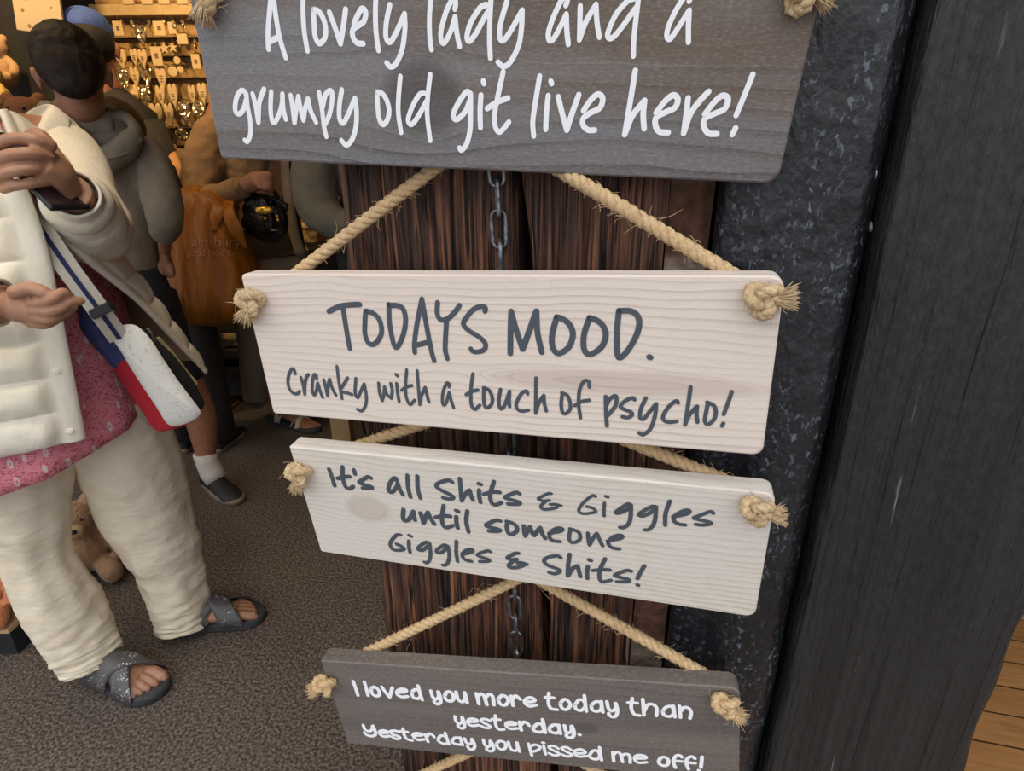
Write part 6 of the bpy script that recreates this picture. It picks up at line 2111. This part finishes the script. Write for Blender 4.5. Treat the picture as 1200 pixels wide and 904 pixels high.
# low shelf with cream rolls
M_dsh = mat('dark_grey_shelf_paint', (.060, .054, .048), .7, (.075, .068, .06), (20, 20, 20), 3)
sf = thing('shelf_unit', 'low dark shelf unit under the orange bag', 'shelf', loc=P(262, 430, 2.75))
qa, qb = P(212, 412, 2.76), P(330, 412, 2.76)
b = MB()
b.box((qa.x, 2.76, qa.z - .035), (qb.x, 2.93, qa.z))
b.build('shelf_board', M_dsh, sf, smooth=False)
b = MB()
zb = P(262, 432, 2.76).z
b.box((qa.x, 2.76, zb - .03), (qb.x, 2.93, zb))
b.build('base_board', M_dsh, sf, smooth=False)
b = MB()
b.box((qa.x, 2.91, 0), (qb.x, 2.935, qa.z + .25))
b.build('back_panel', M_dsh, sf, smooth=False)
for x_ in (qa.x, qb.x - .02):
    b = MB()
    b.box((x_, 2.77, 0), (x_ + .02, 2.92, qa.z))
    b.build('side_panel', M_dsh, sf, smooth=False)
M_roll = mat('cream_cloth', (.55, .44, .27), .9, (.62, .51, .33), (50, 50, 50), 3)
for i, (x, y, w_) in enumerate(((240, 398, 13), (246, 403, 12), (268, 397, 13), (281, 401, 12), (258, 404, 10))):
    b = MB()
    c = P(x, y, 2.81 + .02 * (i % 2))
    c.z = qa.z + .022 + (.03 if y < 400 else 0)
    W_ = w_ * pxsize(c)
    b.tube(catmull([c + V((-W_, 0, 0)), c + V((-W_ * .4, -.01, .006)), c + V((W_ * .4, 0, .004)), c + V((W_, .01, -.002))], 5), lin([.014, .024, .024, .012], 5), 12, .8, round_end=True)
    o = b.build('cloth_roll', M_roll)
    tag(o, 'cream rolled cloth on the low shelf, %s' % ('left end, upper one', 'left end, lower one', 'third from the left, upper one', 'right end', 'in the middle, lower one')[i], 'cloth', 'cloth rolls on the low shelf')

# left: upright, spotted card, soft toys, white shelf
M_up = mat('grey_brown_upright', (.12, .10, .085), .7, (.15, .13, .11), (12, 12, 40), 4)
q0, q1 = P(22, 0, 2.53), P(50, 120, 2.53)
up_ = thing('shelf_upright', 'grey-brown upright plank behind the head of the man in the taupe top', 'upright', loc=V((q1.x, 2.55, 0)))
b = MB()
b.box((q1.x - .085, 2.53, 0), (q1.x + .03, 2.58, 2.2))
b.build('plank', M_up, up_, smooth=False, bevel=.003)


def spots(t, b, c, nz):
    v = t.nodes.new('ShaderNodeTexVoronoi')
    v.inputs['Scale'].default_value = 30
    t.links.new(c.outputs['Object'], v.inputs[0])
    k = math_node(t, 'LESS_THAN', v.outputs['Distance'], .20)
    t.links.new(mixc(t, k, (.52, .42, .28), (.24, .14, .06)), b.inputs['Base Color'])


cd = MB()
c0 = P(45, 12, 2.40)
cd.box((-.085, -.006, -.075), (.085, .006, .075), Matrix.Translation(c0) @ Matrix.Rotation(math.radians(8), 4, 'Y'))
tag(cd.build('spotted_card', mat('cream_card_with_brown_spots', (.5, .4, .3), .8, extra=spots), smooth=False, bevel=.003), 'cream card with brown spots above the head of the man in taupe', 'card')
ws = thing('white_shelf', 'short pale shelf right of the ear of the man in the taupe top', 'shelf', loc=P(140, 118, 2.82))
b = MB()
q0, q1 = P(112, 109, 2.82), P(150, 109, 2.82)
b.box((q0.x, 2.81, q0.z - .018), (q1.x, 2.92, q0.z))
b.build('top_board', M_cream, ws, smooth=False, bevel=.002)
b = MB()
b.box((q0.x, 2.815, q0.z - .10), (q1.x, 2.83, q0.z - .03))
b.build('front_board', mat('pale_grey_paint', (.36, .34, .28), .7), ws, smooth=False, bevel=.002)


def toy(label, c, s, m, m2, yaw=0, parts='bear'):
    r = thing('soft_toy', label, 'soft toy', loc=V((c.x, c.y, c.z)))
    M = R3(yaw)
    at = lambda x, y, z: c + M @ V((x * s, y * s, z * s))
    b = MB()
    b.ball(at(0, 0, .085), (.075 * s, .065 * s, .085 * s))
    b.ball(at(0, -.01, .205), (.068 * s, .06 * s, .060 * s))
    for k in (-1, 1):
        b.ball(at(k * .05, 0, .255), (.026 * s, .016 * s, .026 * s))
        b.tube(catmull([at(k * .055, -.01, .14), at(k * .095, -.03, .10), at(k * .10, -.05, .07)], 3), [.026 * s] * 7, 10, round_end=True)
        b.tube([at(k * .045, -.03, .035), at(k * .065, -.11, .032)], .034 * s, 10, round_end=True)
    b.build('body', m, r, remesh=.006 * max(.7, s), smooth_it=3)
    b = MB()
    b.ball(at(0, -.062, .190), (.034 * s, .026 * s, .026 * s))
    b.build('muzzle', m2, r)
    b = MB()
    b.ball(at(0, -.088, .200), (.011 * s, .008 * s, .008 * s))
    for k in (-1, 1):
        b.ball(at(k * .026, -.062, .222), .006 * s)
    b.build('nose_and_eyes', M_blackcloth, r)


M_plush = mat('tan_plush', (.30, .17, .085), .95, (.38, .23, .12), (90, 90, 90), 4, bump=.8, bscale=(160, 160, 160), bdist=.006, sheen=.3)
M_plush2 = mat('pale_tan_plush', (.44, .28, .15), .95)
M_plush3 = mat('orange_plush', (.52, .16, .05), .95, (.6, .22, .08), (90, 90, 90), 4, bump=.8, bscale=(160, 160, 160), bdist=.006, sheen=.3)
M_plush4 = mat('yellow_plush', (.55, .38, .10), .95, (.6, .44, .15), (90, 90, 90), 4, bump=.8, bscale=(160, 160, 160), bdist=.006)
M_plush5 = mat('brown_plush', (.14, .055, .025), .95, (.19, .08, .035), (90, 90, 90), 4, bump=.8, bscale=(160, 160, 160), bdist=.006)
M_bluep = mat('light_blue_plush', (.12, .33, .42), .95)
t0 = floor_pt(106, 668, .01)
toy('tan teddy bear on the carpet behind the legs of the woman in cream', t0, .92, M_plush, M_plush2, 35)
pl = thing('plinth', 'low black plinth with a tan edge at the left of the frame, behind the trousers', 'plinth', loc=floor_pt(-20, 745))
pc = floor_pt(16, 728, .09)
b = MB()
b.box((pc.x - .6, pc.y - .02, .0), (pc.x, pc.y + .20, .078))
b.build('base', M_blackcloth, pl, smooth=False)
b = MB()
b.box((pc.x - .6, pc.y - .03, .078), (pc.x + .01, pc.y + .21, .09))
b.build('top_edge', M_rail, pl, smooth=False)
toy('orange soft toy with blue and pink paws on the black plinth at the left edge', floor_pt(-12, 716, .09), .8, M_plush3, M_bluep, 20)
# toys on a shelf at the upper left
ts = thing('toy_shelf', 'dark shelf holding soft toys at the upper left corner', 'shelf', loc=P(0, 130, 2.3))
b = MB()
zz = P(10, 132, 2.25).z
b.box((P(-120, 132, 2.25).x, 2.2, zz - .03), (P(18, 132, 2.25).x, 2.5, zz))
b.build('shelf_board', M_dsh, ts, smooth=False)
b = MB()
b.box((P(-120, 132, 2.25).x, 2.48, 0), (P(18, 132, 2.25).x, 2.5, 2.1))
b.build('back_panel', M_blackcloth, ts, smooth=False)
toy('yellow soft toy on the dark shelf, nearest the left edge', V((P(2, 130, 2.3).x, 2.3, zz)), .62, M_plush4, M_plush2, -20)
toy('brown soft toy lying low on the dark shelf, behind the cream collar', V((P(34, 140, 2.15).x, 2.15, P(34, 112, 2.15).z - .255)), .95, M_plush5, M_plush5, 10)
toy('pale tan soft toy on the dark shelf, peeping above the yellow one', V((P(12, 110, 2.4).x, 2.40, zz + .10)), .62, M_plush2, M_plush2, 0)
# pale wooden leg seen between the second and third sign
lg = thing('wooden_stand', 'pale wooden stand leg seen between the second and third signs, left of the oak post', 'stand', loc=floor_pt(408, 530))
b = MB()
f0 = floor_pt(406, 530)
b.box((f0.x - .045, f0.y - .03, 0), (f0.x + .035, f0.y + .03, .62))
b.build('leg', mat('pale_wooden_leg', (.34, .22, .10), .7, (.40, .27, .13), (20, 20, 5), 4), lg, smooth=False, bevel=.003)
b = MB()
b.box((f0.x - .06, f0.y - .05, .62), (f0.x + .05, f0.y + .06, .645))
b.build('top', M_rail, lg, smooth=False)
